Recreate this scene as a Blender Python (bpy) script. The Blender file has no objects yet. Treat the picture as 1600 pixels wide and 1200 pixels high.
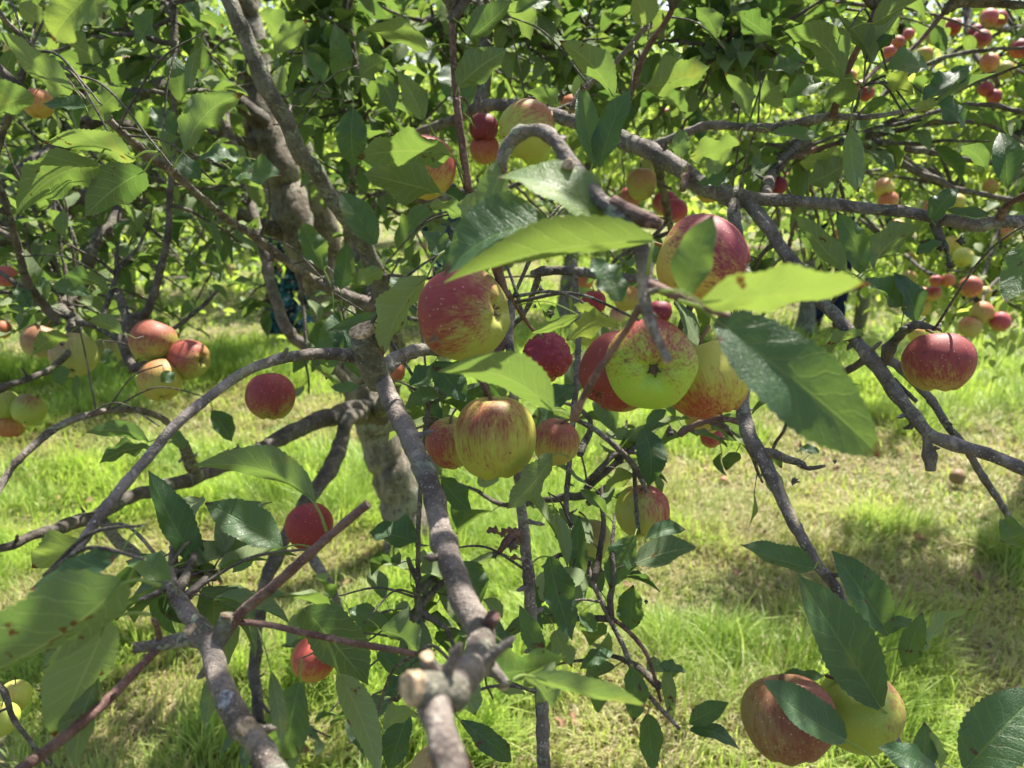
import bpy, math, random
import numpy as np
from mathutils import Vector, Matrix, noise as mnoise
random.seed(7); RNG = np.random.default_rng(7)
SC = bpy.context.scene
COL = SC.collection
# ------------------------------------------------------------------ camera
CAMH, PITCH, FPX = 1.55, math.radians(15.0), 1232.0
cam = bpy.data.cameras.new('camera'); camo = bpy.data.objects.new('camera', cam); COL.objects.link(camo)
camo.location = (0, 0, CAMH); camo.rotation_euler = (math.radians(90) - PITCH, 0, 0)
cam.sensor_width = 36; cam.lens = FPX/1600*36; cam.clip_start = 0.02; cam.clip_end = 2000
cam.dof.use_dof = True; cam.dof.focus_distance = 0.80; cam.dof.aperture_fstop = 7.8
SC.camera = camo
SC.render.resolution_x, SC.render.resolution_y = 1024, 768
# ------------------------------------------------------------------ world, sun, exposure
SUN_EL, SUN_AZ = math.radians(60), math.radians(32)      # azimuth measured from +Y (ahead of the camera) towards +X
w = bpy.data.worlds.new('World'); SC.world = w; w.use_nodes = True
nt = w.node_tree; bg = nt.nodes['Background']
sky = nt.nodes.new('ShaderNodeTexSky'); sky.sky_type = 'NISHITA'; sky.sun_disc = False
sky.sun_elevation = SUN_EL; sky.sun_rotation = SUN_AZ
sky.air_density = 1.0; sky.dust_density = 3.0; sky.ozone_density = 1.0
nt.links.new(sky.outputs[0], bg.inputs[0]); bg.inputs[1].default_value = 0.092
sd = bpy.data.lights.new('sun', 'SUN'); sd.energy = 5.0; sd.angle = math.radians(0.5); sd.color = (1, .95, .86)
so = bpy.data.objects.new('sun', sd); COL.objects.link(so)
sundir = Vector((math.sin(SUN_AZ)*math.cos(SUN_EL), math.cos(SUN_AZ)*math.cos(SUN_EL), math.sin(SUN_EL)))
so.rotation_euler = sundir.to_track_quat('Z', 'Y').to_euler()
SC.view_settings.view_transform = 'Standard'; SC.view_settings.look = 'None'
SC.view_settings.exposure = 1.5; SC.view_settings.gamma = 1
try:
    SC.cycles.max_bounces = 8; SC.cycles.transparent_max_bounces = 6; SC.cycles.diffuse_bounces = 4
    SC.cycles.transmission_bounces = 4; SC.cycles.sample_clamp_indirect = 6
except Exception: pass
# ------------------------------------------------------------------ helpers
CF = np.array([0, math.cos(PITCH), -math.sin(PITCH)]); CU = np.array([0, math.sin(PITCH), math.cos(PITCH)]); CR = np.array([1., 0, 0])
C0 = np.array([0, 0, CAMH])
def P(x, y, Z): return C0 + Z*(CF + CR*((x-800)/FPX) - CU*((y-600)/FPX))
def groundZ(y): return CAMH/(math.sin(PITCH) + math.cos(PITCH)*(y-600)/FPX)
def G(x, y): p = P(x, y, groundZ(y)); p[2] = 0; return p
def c2w(v): return CR*v[0] + CU*v[1] - CF*v[2]
def unit(v): v = np.asarray(v, float); return v/(np.linalg.norm(v)+1e-12)
def set_tag(o, label=None, cat=None, group=None, kind=None):
    if label: o['label'] = label
    if cat: o['category'] = cat
    if group: o['group'] = group
    if kind: o['kind'] = kind
    return o
def empty(name, loc, label, cat, group=None):
    o = bpy.data.objects.new(name, None); COL.objects.link(o); o.location = loc; o.empty_display_size = .05
    return set_tag(o, label, cat, group)
def link_mesh(name, me, mats, parent=None, loc=None, mat4=None):
    o = bpy.data.objects.new(name, me); COL.objects.link(o)
    for m in (mats if isinstance(mats, (list, tuple)) else [mats]): me.materials.append(m)
    if parent: o.parent = parent
    if loc is not None: o.location = loc
    if mat4 is not None: o.matrix_basis = mat4
    return o
def np_mesh(name, V, Fc, uv=None, attrs=None, smooth=True, matidx=None):
    """V (n,3); Fc (m,k) one polygon size, or list of such arrays; uv per vertex; attrs {name:(type, data)}"""
    V = np.ascontiguousarray(V, dtype=np.float32)
    Fs = Fc if isinstance(Fc, list) else [Fc]
    Fs = [np.asarray(f, np.int32) for f in Fs if len(f)]
    loops = np.concatenate([f.ravel() for f in Fs]); tot = np.concatenate([np.full(len(f), f.shape[1], np.int32) for f in Fs])
    start = np.concatenate([[0], np.cumsum(tot)[:-1]]).astype(np.int32)
    me = bpy.data.meshes.new(name); me.vertices.add(len(V)); me.vertices.foreach_set('co', V.ravel())
    me.loops.add(len(loops)); me.loops.foreach_set('vertex_index', loops)
    me.polygons.add(len(tot)); me.polygons.foreach_set('loop_start', start)
    try: me.polygons.foreach_set('loop_total', tot)
    except Exception: pass
    if matidx is not None: me.polygons.foreach_set('material_index', np.asarray(matidx, np.int32))
    me.polygons.foreach_set('use_smooth', np.full(len(tot), smooth))
    me.update(calc_edges=True)
    if uv is not None:
        l = me.uv_layers.new(name='UVMap'); l.data.foreach_set('uv', np.asarray(uv, np.float32)[loops].ravel())
    if attrs:
        for k, (ty, d) in attrs.items():
            a = me.attributes.new(k, ty, 'POINT')
            key = {'FLOAT': 'value', 'FLOAT_VECTOR': 'vector', 'FLOAT_COLOR': 'color'}[ty]
            a.data.foreach_set(key, np.asarray(d, np.float32).ravel())
    return me
_vg = RNG.random((64, 64))
def vnoise(x, y):
    x = np.asarray(x, float); y = np.asarray(y, float)
    xi = np.floor(x).astype(int); yi = np.floor(y).astype(int); fx = x-xi; fy = y-yi
    fx = fx*fx*(3-2*fx); fy = fy*fy*(3-2*fy)
    g = lambda a, b: _vg[a % 64, b % 64]
    return (g(xi, yi)*(1-fx)+g(xi+1, yi)*fx)*(1-fy)+(g(xi, yi+1)*(1-fx)+g(xi+1, yi+1)*fx)*fy
def fnoise(x, y, o=3):
    s = 0; a = 1; t = 0
    for i in range(o): s = s+a*vnoise(x*2**i+i*17.3, y*2**i+i*9.1); t += a; a *= .5
    return s/t
# ------------------------------------------------------------------ materials
class NT:
    def __init__(s, name):
        s.m = bpy.data.materials.new(name); s.m.use_nodes = True; s.t = s.m.node_tree
        s.t.nodes.clear(); s.out = s.n('ShaderNodeOutputMaterial')
    def n(s, ty, **kw):
        nd = s.t.nodes.new(ty)
        for k, v in kw.items(): setattr(nd, k, v)
        return nd
    def l(s, a, b): s.t.links.new(a, b)
    def put(s, sock, v):
        if isinstance(v, bpy.types.NodeSocket): s.l(v, sock)
        elif v is not None:
            if isinstance(v, (tuple, list)) and len(v) == 3 and sock.type == 'RGBA': v = (*v, 1)
            sock.default_value = v
    def math(s, op, a, b=None, c=None, clamp=False):
        nd = s.n('ShaderNodeMath', operation=op, use_clamp=clamp)
        for i, v in enumerate((a, b, c)):
            if v is not None: s.put(nd.inputs[i], v)
        return nd.outputs[0]
    def mix(s, f, a, b, mode='MIX'):
        nd = s.n('ShaderNodeMix', data_type='RGBA', blend_type=mode)
        s.put(nd.inputs[0], f); s.put(nd.inputs[6], a); s.put(nd.inputs[7], b); return nd.outputs[2]
    def ramp(s, v, lo, hi, a=0., b=1.):
        nd = s.n('ShaderNodeMapRange', interpolation_type='SMOOTHSTEP')
        s.put(nd.inputs[0], v); nd.inputs[1].default_value = lo; nd.inputs[2].default_value = hi
        nd.inputs[3].default_value = a; nd.inputs[4].default_value = b; return nd.outputs[0]
    def noise(s, vec, scale, detail=3, rough=.55, out=0):
        nd = s.n('ShaderNodeTexNoise'); s.put(nd.inputs['Vector'], vec); nd.inputs['Scale'].default_value = scale
        nd.inputs['Detail'].default_value = detail; nd.inputs['Roughness'].default_value = rough; return nd.outputs[out]
    def voro(s, vec, scale, feat='F1', out=0):
        nd = s.n('ShaderNodeTexVoronoi', feature=feat); s.put(nd.inputs['Vector'], vec); nd.inputs['Scale'].default_value = scale
        return nd.outputs[out]
    def obj(s): return s.n('ShaderNodeTexCoord').outputs['Object']
    def attr(s, name, out='Fac'): nd = s.n('ShaderNodeAttribute', attribute_name=name); return nd.outputs[out]
    def bump(s, h, strength=.4, dist=.002, normal=None):
        nd = s.n('ShaderNodeBump'); s.put(nd.inputs['Height'], h); nd.inputs['Strength'].default_value = strength
        nd.inputs['Distance'].default_value = dist
        if normal is not None: s.l(normal, nd.inputs['Normal'])
        return nd.outputs[0]
    def bsdf(s, col, rough=.6, spec=.5, normal=None, **kw):
        nd = s.n('ShaderNodeBsdfPrincipled'); s.put(nd.inputs['Base Color'], col); s.put(nd.inputs['Roughness'], rough)
        s.put(nd.inputs['Specular IOR Level'], spec)
        if normal is not None: s.l(normal, nd.inputs['Normal'])
        for k, v in kw.items(): s.put(nd.inputs[k.replace('_', ' ')], v)
        return nd.outputs[0]
    def done(s, sh): s.l(sh, s.out.inputs[0]); return s.m
def plain(name, col, rough=.7, ns=40, var=.25, bump=.2):
    t = NT(name); o = t.obj(); n = t.noise(o, ns)
    c = t.mix(t.ramp(n, .3, .7), [x*(1-var) for x in col], [min(1, x*(1+var)) for x in col])
    return t.done(t.bsdf(c, rough, .3, t.bump(n, bump, .002)))

def leaf_material(name, far=False):
    t = NT(name)
    uv = t.n('ShaderNodeUVMap').outputs[0]
    sp = t.n('ShaderNodeSeparateXYZ'); t.l(uv, sp.inputs[0]); u, v = sp.outputs[0], sp.outputs[1]
    au = t.math('ABSOLUTE', t.math('MULTIPLY', t.math('SUBTRACT', u, .5), 2))
    rnd = t.attr('rnd'); yel = t.attr('yel')
    geo = t.n('ShaderNodeNewGeometry')
    back = geo.outputs['Backfacing']
    pos = geo.outputs['Position']
    top = t.mix(rnd, (.014, .046, .024), (.038, .090, .036))
    und = t.mix(rnd, (.115, .155, .085), (.20, .25, .135))
    trn = t.mix(rnd, (.34, .54, .05), (.66, .82, .13)) if far else t.mix(rnd, (.11, .215, .035), (.25, .38, .062))
    top = t.mix(yel, top, (.17, .24, .035)); und = t.mix(yel, und, (.26, .30, .09)); trn = t.mix(yel, trn, (.40, .50, .07))
    big = t.noise(pos, 60, 2)
    top = t.mix(t.ramp(big, .35, .7, 0, .45), top, (.055, .13, .045))
    if not far:
        # midrib and side veins laid out on the blade itself
        mid = t.ramp(au, .02, .06, 1, 0)
        wob = t.math('MULTIPLY', t.noise(pos, 70, 2), .10)
        ph = t.math('SUBTRACT', t.math('ADD', v, wob), t.math('MULTIPLY', t.math('POWER', au, .8), .20))
        fr = t.math('ABSOLUTE', t.math('SUBTRACT', t.math('FRACT', t.math('MULTIPLY', ph, 8)), .5))
        lat = t.math('MULTIPLY', t.ramp(fr, .015, .065, 1, 0), t.ramp(au, .75, 1., 1, .15))
        vein = t.math('MAXIMUM', mid, t.math('MULTIPLY', lat, .8))
        ret = t.ramp(t.voro(pos, 520, 'DISTANCE_TO_EDGE'), .0, .12, 1, 0)     # fine net of veinlets
        top = t.mix(t.math('MULTIPLY', vein, .42), top, (.13, .22, .06))
        top = t.mix(t.math('MULTIPLY', ret, .12), top, (.10, .2, .05))
        und = t.mix(t.math('MULTIPLY', vein, .5), und, (.36, .42, .20))
        und = t.mix(t.math('MULTIPLY', ret, .15), und, (.30, .36, .15))
        trn = t.mix(t.math('MULTIPLY', vein, .32), trn, (.34, .44, .10))
        blot = t.math('MULTIPLY', t.ramp(t.noise(pos, 26, 3), .58, .72), t.ramp(t.noise(pos, 7, 1), .48, .58))
        top = t.mix(t.math('MULTIPLY', blot, .5), top, (.15, .19, .04)); und = t.mix(t.math('MULTIPLY', blot, .4), und, (.26, .27, .09)); trn = t.mix(t.math('MULTIPLY', blot, .5), trn, (.42, .44, .06))
        spot = t.math('MULTIPLY', t.ramp(t.noise(pos, 75, 3), .64, .70), t.ramp(t.noise(pos, 9, 1), .50, .56))
        tipb = t.math('MULTIPLY', t.ramp(t.math('ADD', v, t.math('MULTIPLY', t.noise(pos, 120, 2), .22)), 1.02, 1.08), t.ramp(rnd, .55, .6))
        spot = t.math('MAXIMUM', spot, tipb)
        top = t.mix(spot, top, (.09, .045, .02)); und = t.mix(spot, und, (.14, .08, .035)); trn = t.mix(spot, trn, (.10, .04, .01))
        dust = t.ramp(t.voro(pos, 900), .10, .04)
        dust = t.math('MULTIPLY', t.ramp(t.voro(pos, 420), .16, .08), t.ramp(t.noise(pos, 30, 2), .5, .7))
        top = t.mix(t.math('MULTIPLY', dust, .35), top, (.3, .34, .26))
        h = t.math('ADD', t.math('MULTIPLY', vein, -1), t.math('ADD', t.math('MULTIPLY', ret, -.35), t.math('MULTIPLY', t.noise(pos, 160, 2), 1.2)))
        nb = t.bump(h, .45, .0010)
        inv = t.math('MULTIPLY', h, 1)
    else:
        nb = None
    col = t.mix(back, top, und)
    rough = t.math('ADD', t.math('MULTIPLY', back, .30), t.math('ADD', .22 if far else .38, t.math('MULTIPLY', big, .14)))
    spec = t.math('SUBTRACT', .6 if far else .48, t.math('MULTIPLY', back, .35))
    b = t.bsdf(col, rough, spec, nb)
    tr = t.n('ShaderNodeBsdfTranslucent'); t.put(tr.inputs[0], trn)
    if nb is not None: t.l(nb, tr.inputs[1])
    mx = t.n('ShaderNodeMixShader'); mx.inputs[0].default_value = .48 if far else .35
    t.l(b, mx.inputs[1]); t.l(tr.outputs[0], mx.inputs[2])
    return t.done(mx.outputs[0])
def bark_material(name, dark, light, lichen=.5, lent=1., red=0., lscale=260, bumpd=.0025, sc=1.):
    t = NT(name); o = t.n('ShaderNodeNewGeometry').outputs['Position']
    n1 = t.noise(o, 30*sc, 4); n2 = t.noise(o, 160*sc, 4, .65); n3 = t.noise(o, 14*sc, 3); n4 = t.noise(o, 420*sc, 2)
    c = t.mix(t.ramp(n1, .32, .68), dark, light)
    c = t.mix(t.ramp(n2, .45, .75, 0, .5), c, [x*.45 for x in dark])
    c = t.mix(t.ramp(n4, .5, .75, 0, .35), c, [min(1, x*1.6) for x in light])
    gp_ = t.math('MULTIPLY', t.ramp(t.noise(o, 55*sc, 3, .6), .55, .63), t.ramp(n2, .40, .6))
    c = t.mix(t.math('MULTIPLY', gp_, .55), c, [min(1, x*1.9+.03) for x in light])
    li = t.math('MULTIPLY', t.ramp(n3, .50, .62), t.ramp(t.noise(o, 90*sc, 4, .7), .47, .56))
    c = t.mix(t.math('MULTIPLY', li, lichen), c, (.30, .33, .24))
    ly = t.math('MULTIPLY', t.ramp(t.noise(o, 21*sc, 2), .60, .68), t.ramp(t.noise(o, 240*sc, 3), .5, .6))
    c = t.mix(t.math('MULTIPLY', ly, lichen*.8), c, (.28, .27, .07))
    vd = t.voro(o, lscale*sc); vc = t.voro(o, lscale*sc, out=1)
    sc_ = t.n('ShaderNodeSeparateColor'); t.l(vc, sc_.inputs[0])
    dot = t.math('MULTIPLY', t.ramp(vd, .30, .20), t.ramp(sc_.outputs[0], .55, .62))
    c = t.mix(t.math('MULTIPLY', dot, .75*lent), c, (.42, .38, .32))
    h = t.math('ADD', t.math('ADD', t.math('MULTIPLY', n2, 1.), t.math('MULTIPLY', dot, .5)), t.math('ADD', t.math('MULTIPLY', li, .6), t.math('MULTIPLY', n1, 1.)))
    return t.done(t.bsdf(c, .78, .3, t.bump(h, 1., bumpd*1.8)))
def trunk_material(name):
    t = NT(name); o = t.n('ShaderNodeNewGeometry').outputs['Position']
    mp = t.n('ShaderNodeMapping'); t.l(o, mp.inputs[0]); mp.inputs['Scale'].default_value = (1, 1, .45)
    n1 = t.noise(mp.outputs[0], 16, 5, .65); n2 = t.noise(mp.outputs[0], 60, 5, .7); n3 = t.noise(o, 7, 3); n4 = t.noise(o, 38, 5, .7)
    c = t.mix(t.ramp(n1, .35, .65), (.125, .105, .080), (.29, .255, .20))
    c = t.mix(t.ramp(n2, .50, .62, 0, .65), c, (.06, .048, .036))
    c = t.mix(t.math('MULTIPLY', t.ramp(n3, .48, .60), t.ramp(n4, .45, .58)), c, (.26, .27, .20))
    mh = t.n('ShaderNodeMapping'); t.l(o, mh.inputs[0]); mh.inputs['Scale'].default_value = (1, 1, 3.5)
    c = t.mix(t.ramp(t.noise(mh.outputs[0], 24, 3, .6), .60, .66, 0, .6), c, (.40, .36, .29))      # pale horizontal lenticels
    h = t.math('ADD', t.math('MULTIPLY', n2, -1.2), t.math('ADD', n1, t.math('MULTIPLY', n4, .6)))
    return t.done(t.bsdf(c, .88, .2, t.bump(h, 1., .012)))
def apple_material(name):
    t = NT(name); o = t.obj()
    base = t.attr('base', 'Color'); red = t.attr('red', 'Color'); bl = t.attr('blush'); sv = t.attr('sv', 'Vector'); rus = t.attr('russet')
    st = t.noise(sv, 1., 3, .6); st2 = t.noise(sv, 3.2, 2, .6); mo = t.noise(o, 70, 4, .6)
    base = t.mix(t.ramp(mo, .3, .7, 0, .5), base, t.mix(.35, base, (.55, .42, .07)))
    f = t.math('ADD', bl, t.math('ADD', t.math('MULTIPLY', t.math('SUBTRACT', st, .5), .9), t.math('MULTIPLY', t.math('SUBTRACT', st2, .5), 1.1)))
    f = t.math('ADD', f, t.math('MULTIPLY', t.math('SUBTRACT', mo, .5), .5))
    f = t.ramp(f, .20, 1.20)
    c = t.mix(f, base, red)
    dk = t.math('MULTIPLY', t.ramp(st2, .52, .70), f)
    c = t.mix(t.math('MULTIPLY', dk, .6), c, t.mix(.6, red, (.10, .008, .01)))
    rf = t.math('MULTIPLY', t.ramp(t.math('ADD', t.math('ADD', rus, .12), t.math('MULTIPLY', t.math('SUBTRACT', t.noise(o, 140, 5, .75), .5), 1.3)), .38, .72), .7)
    c = t.mix(rf, c, (.30, .19, .085))
    vd = t.voro(o, 260); vc = t.voro(o, 260, out=1); s3 = t.n('ShaderNodeSeparateColor'); t.l(vc, s3.inputs[0])
    dot = t.math('MULTIPLY', t.ramp(vd, .20, .10), t.ramp(s3.outputs[0], .35, .5))
    c = t.mix(t.math('MULTIPLY', dot, .6), c, (.62, .50, .28))
    sc = t.math('MULTIPLY', t.ramp(t.voro(o, 34), .085, .06), t.ramp(t.noise(o, 11, 1), .56, .6))   # bruises and scab
    c = t.mix(t.math('MULTIPLY', sc, .8), c, (.07, .035, .02))
    bloom = t.noise(o, 28, 3)
    hs_ = t.n('ShaderNodeHueSaturation'); t.l(c, hs_.inputs['Color']); hs_.inputs['Saturation'].default_value = .95; hs_.inputs['Value'].default_value = .90; c = hs_.outputs[0]
    rough = t.math('ADD', .44, t.math('ADD', t.math('MULTIPLY', bloom, .26), t.math('MULTIPLY', rf, .3)))
    h = t.math('ADD', t.noise(o, 45, 2), t.math('ADD', t.math('MULTIPLY', dot, .06), t.math('MULTIPLY', rf, .15)))
    return t.done(t.bsdf(c, rough, .38, t.bump(h, .25, .003)))
def grass_material(name):
    t = NT(name); r = t.attr('rnd'); d = t.attr('dry'); h = t.n('ShaderNodeUVMap').outputs[0]
    sp = t.n('ShaderNodeSeparateXYZ'); t.l(h, sp.inputs[0])
    g = t.mix(r, (.13, .245, .03), (.34, .47, .085)); g = t.mix(t.ramp(sp.outputs[1], 0, .6, .6, 0), g, (.10, .12, .04))  # darker blade feet paint in the shade between tufts
    s = t.mix(r, (.26, .20, .11), (.58, .48, .29))
    c = t.mix(d, g, s); b = t.bsdf(c, .5, .35)
    tr = t.n('ShaderNodeBsdfTranslucent'); t.put(tr.inputs[0], t.mix(d, t.mix(r, (.36, .61, .05), (.60, .78, .11)), (.5, .4, .2)))
    mx = t.n('ShaderNodeMixShader'); mx.inputs[0].default_value = .42; t.l(b, mx.inputs[1]); t.l(tr.outputs[0], mx.inputs[2])
    return t.done(mx.outputs[0])
def ground_material(name):
    t = NT(name); o = t.obj()
    n1 = t.noise(o, 1.1, 4, .6); n2 = t.noise(o, 9, 5, .7); n3 = t.noise(o, 60, 4, .7)
    g = t.mix(t.ramp(n3, .3, .7), (.045, .085, .018), (.13, .21, .045))
    s = t.mix(t.ramp(n3, .3, .7), (.16, .12, .075), (.44, .35, .22))
    f = t.ramp(t.math('ADD', t.math('MULTIPLY', n1, .6), t.math('MULTIPLY', n2, .5)), .44, .64)
    c = t.mix(t.math('MULTIPLY', f, .85), g, s)
    return t.done(t.bsdf(c, .95, .1, t.bump(t.math('ADD', n3, n2), 1., .03)))
def stalk_material(name):
    t = NT(name); b = t.bsdf((.28, .36, .12), .6, .3); tr = t.n('ShaderNodeBsdfTranslucent'); tr.inputs[0].default_value = (.40, .50, .12, 1)
    mx = t.n('ShaderNodeMixShader'); mx.inputs[0].default_value = .5; t.l(b, mx.inputs[1]); t.l(tr.outputs[0], mx.inputs[2]); return t.done(mx.outputs[0])
M = dict(
    leaf=leaf_material('apple_leaf'), far=leaf_material('distant_leaf', True),
    bark=bark_material('grey_bark', (.078, .060, .050), (.225, .190, .162), .75, .9),
    dark=bark_material('dark_bark', (.055, .043, .036), (.135, .115, .095), .5, .5),
    lich=bark_material('lichened_bark', (.085, .078, .06), (.18, .17, .128), .9, .7),
    young=bark_material('young_shoot_bark', (.095, .046, .038), (.19, .115, .095), .08, .55, lscale=420, bumpd=.0012),
    plum=bark_material('plum_bark', (.080, .064, .058), (.21, .178, .162), .5, 1.3, lscale=230, bumpd=.0015),
    trunk=trunk_material('trunk_bark'),
    apple=apple_material('apple_skin'), grass=grass_material('grass_blade'), ground=ground_material('orchard_ground'),
    stem=plain('apple_stem', (.13, .075, .04), .8, 300), calyx=plain('dry_calyx', (.10, .075, .045), .9, 300),
    cut=plain('cut_wood', (.40, .29, .18), .85, 260, .55, .6), oldcut=plain('weathered_cut', (.25, .25, .27), .9, 320, .6, .8), browncut=plain('browned_cut', (.17, .115, .08), .9, 260, .5, .8),
    dead=plain('withered_leaf', (.17, .095, .055), .8, 120), stake=plain('green_stained_stake', (.16, .15, .075), .9, 30),
    petiole=stalk_material('leaf_stalk'), skin=plain('skin', (.52, .31, .22), .6, 20, .08, .05),
    navy=plain('navy_cloth', (.012, .018, .05), .9, 60), teal=plain('dark_teal_cloth', (.012, .05, .075), .9, 60),
    denim=plain('blue_denim', (.03, .055, .13), .9, 80), hair=plain('brown_hair', (.05, .03, .018), .7, 90),
    shoe=plain('blue_shoe', (.02, .07, .18), .6, 60), boot=plain('dark_shoe', (.02, .018, .016), .6, 60))
# ------------------------------------------------------------------ tubes (branches)
def catmull(pts, rad, step):
    pts = np.asarray(pts, float); rad = np.asarray(rad, float)
    if len(pts) == 2: pts = np.array([pts[0], (pts[0]+pts[1])/2, pts[1]]); rad = np.array([rad[0], (rad[0]+rad[1])/2, rad[1]])
    Pp = np.vstack([2*pts[0]-pts[1], pts, 2*pts[-1]-pts[-2]])
    o = []; r = []
    for i in range(len(pts)-1):
        a, b, c, d = Pp[i:i+4]; n = max(1, int(round(np.linalg.norm(c-b)/step)))
        for k in range(n):
            t = k/n
            o.append(.5*((2*b)+(-a+c)*t+(2*a-5*b+4*c-d)*t*t+(-a+3*b-3*c+d)*t**3)); s = t*t*(3-2*t); r.append(rad[i]*(1-s)+rad[i+1]*s)
    o.append(pts[-1]); r.append(rad[-1])
    return np.array(o), np.array(r)
def frames(pts):
    T = np.gradient(pts, axis=0); T /= (np.linalg.norm(T, axis=1)[:, None]+1e-12)
    N = np.zeros_like(T); n = np.cross(T[0], [0.3, .2, 1]); n = unit(n) if np.linalg.norm(n) > 1e-6 else np.array([1., 0, 0])
    for i in range(len(T)):
        n = n - T[i]*np.dot(n, T[i]); n = unit(n); N[i] = n
    return T, N, np.cross(T, N)
def tube(pts, rad, sides=10, wob=.0, freq=60, cap=True, knob=0., seed=0, round_end=False):
    """returns verts, quads, end-cap polys"""
    T, N, B = frames(pts); rad = rad.copy(); L = np.concatenate([[0], np.cumsum(np.linalg.norm(np.diff(pts, axis=0), axis=1))])
    if knob > 0:
        rg = random.Random(seed*13+5); s = rg.uniform(.01, .04)
        while s < L[-1]:
            i = min(len(rad)-1, int(np.searchsorted(L, s))); wd = rad[i]*rg.uniform(.5, 1.1)+.0006
            rad *= 1+knob*rg.uniform(.3, 1.)*np.exp(-((L-s)/wd)**2); s += rad[i]*rg.uniform(2.5, 8)
    a = np.arange(sides)*2*math.pi/sides
    ring = np.cos(a)[None, :, None]*N[:, None, :]+np.sin(a)[None, :, None]*B[:, None, :]
    R = np.repeat(rad[:, None], sides, 1)
    if wob > 0:
        for i in range(len(pts)):
            for j in range(sides):
                q = pts[i]+ring[i, j]*rad[i]; R[i, j] *= 1+wob*mnoise.noise(Vector(q*freq))+wob*.6*mnoise.noise(Vector(q*freq*2.7))
    V = (pts[:, None, :]+ring*R[:, :, None]).reshape(-1, 3)
    n = len(pts); i, j = np.meshgrid(np.arange(n-1), np.arange(sides), indexing='ij'); j2 = (j+1) % sides
    Q = np.stack([i*sides+j, i*sides+j2, (i+1)*sides+j2, (i+1)*sides+j], -1).reshape(-1, 4)
    # end caps: centre fans
    V = np.vstack([V, pts[0]-T[0]*rad[0]*.35, pts[-1]+T[-1]*rad[-1]*(.5 if round_end else .12)])
    c0, c1 = len(V)-2, len(V)-1; jj = np.arange(sides)
    T0 = np.stack([np.full(sides, c0), (jj+1) % sides, jj], -1); b = (n-1)*sides
    T1 = np.stack([np.full(sides, c1), b+jj, b+(jj+1) % sides], -1)
    return V, Q, np.vstack([T0, T1])
class Bag:
    def __init__(s): s.V = []; s.Q = []; s.T = []; s.n = 0
    def add(s, V, Q, T):
        s.V.append(V); s.Q.append(np.asarray(Q)+s.n); s.T.append(np.asarray(T)+s.n); s.n += len(V)
    def mesh(s, name, origin=(0, 0, 0)): return np_mesh(name, np.vstack(s.V)-np.asarray(origin), [np.vstack(s.Q), np.vstack(s.T)])
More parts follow.
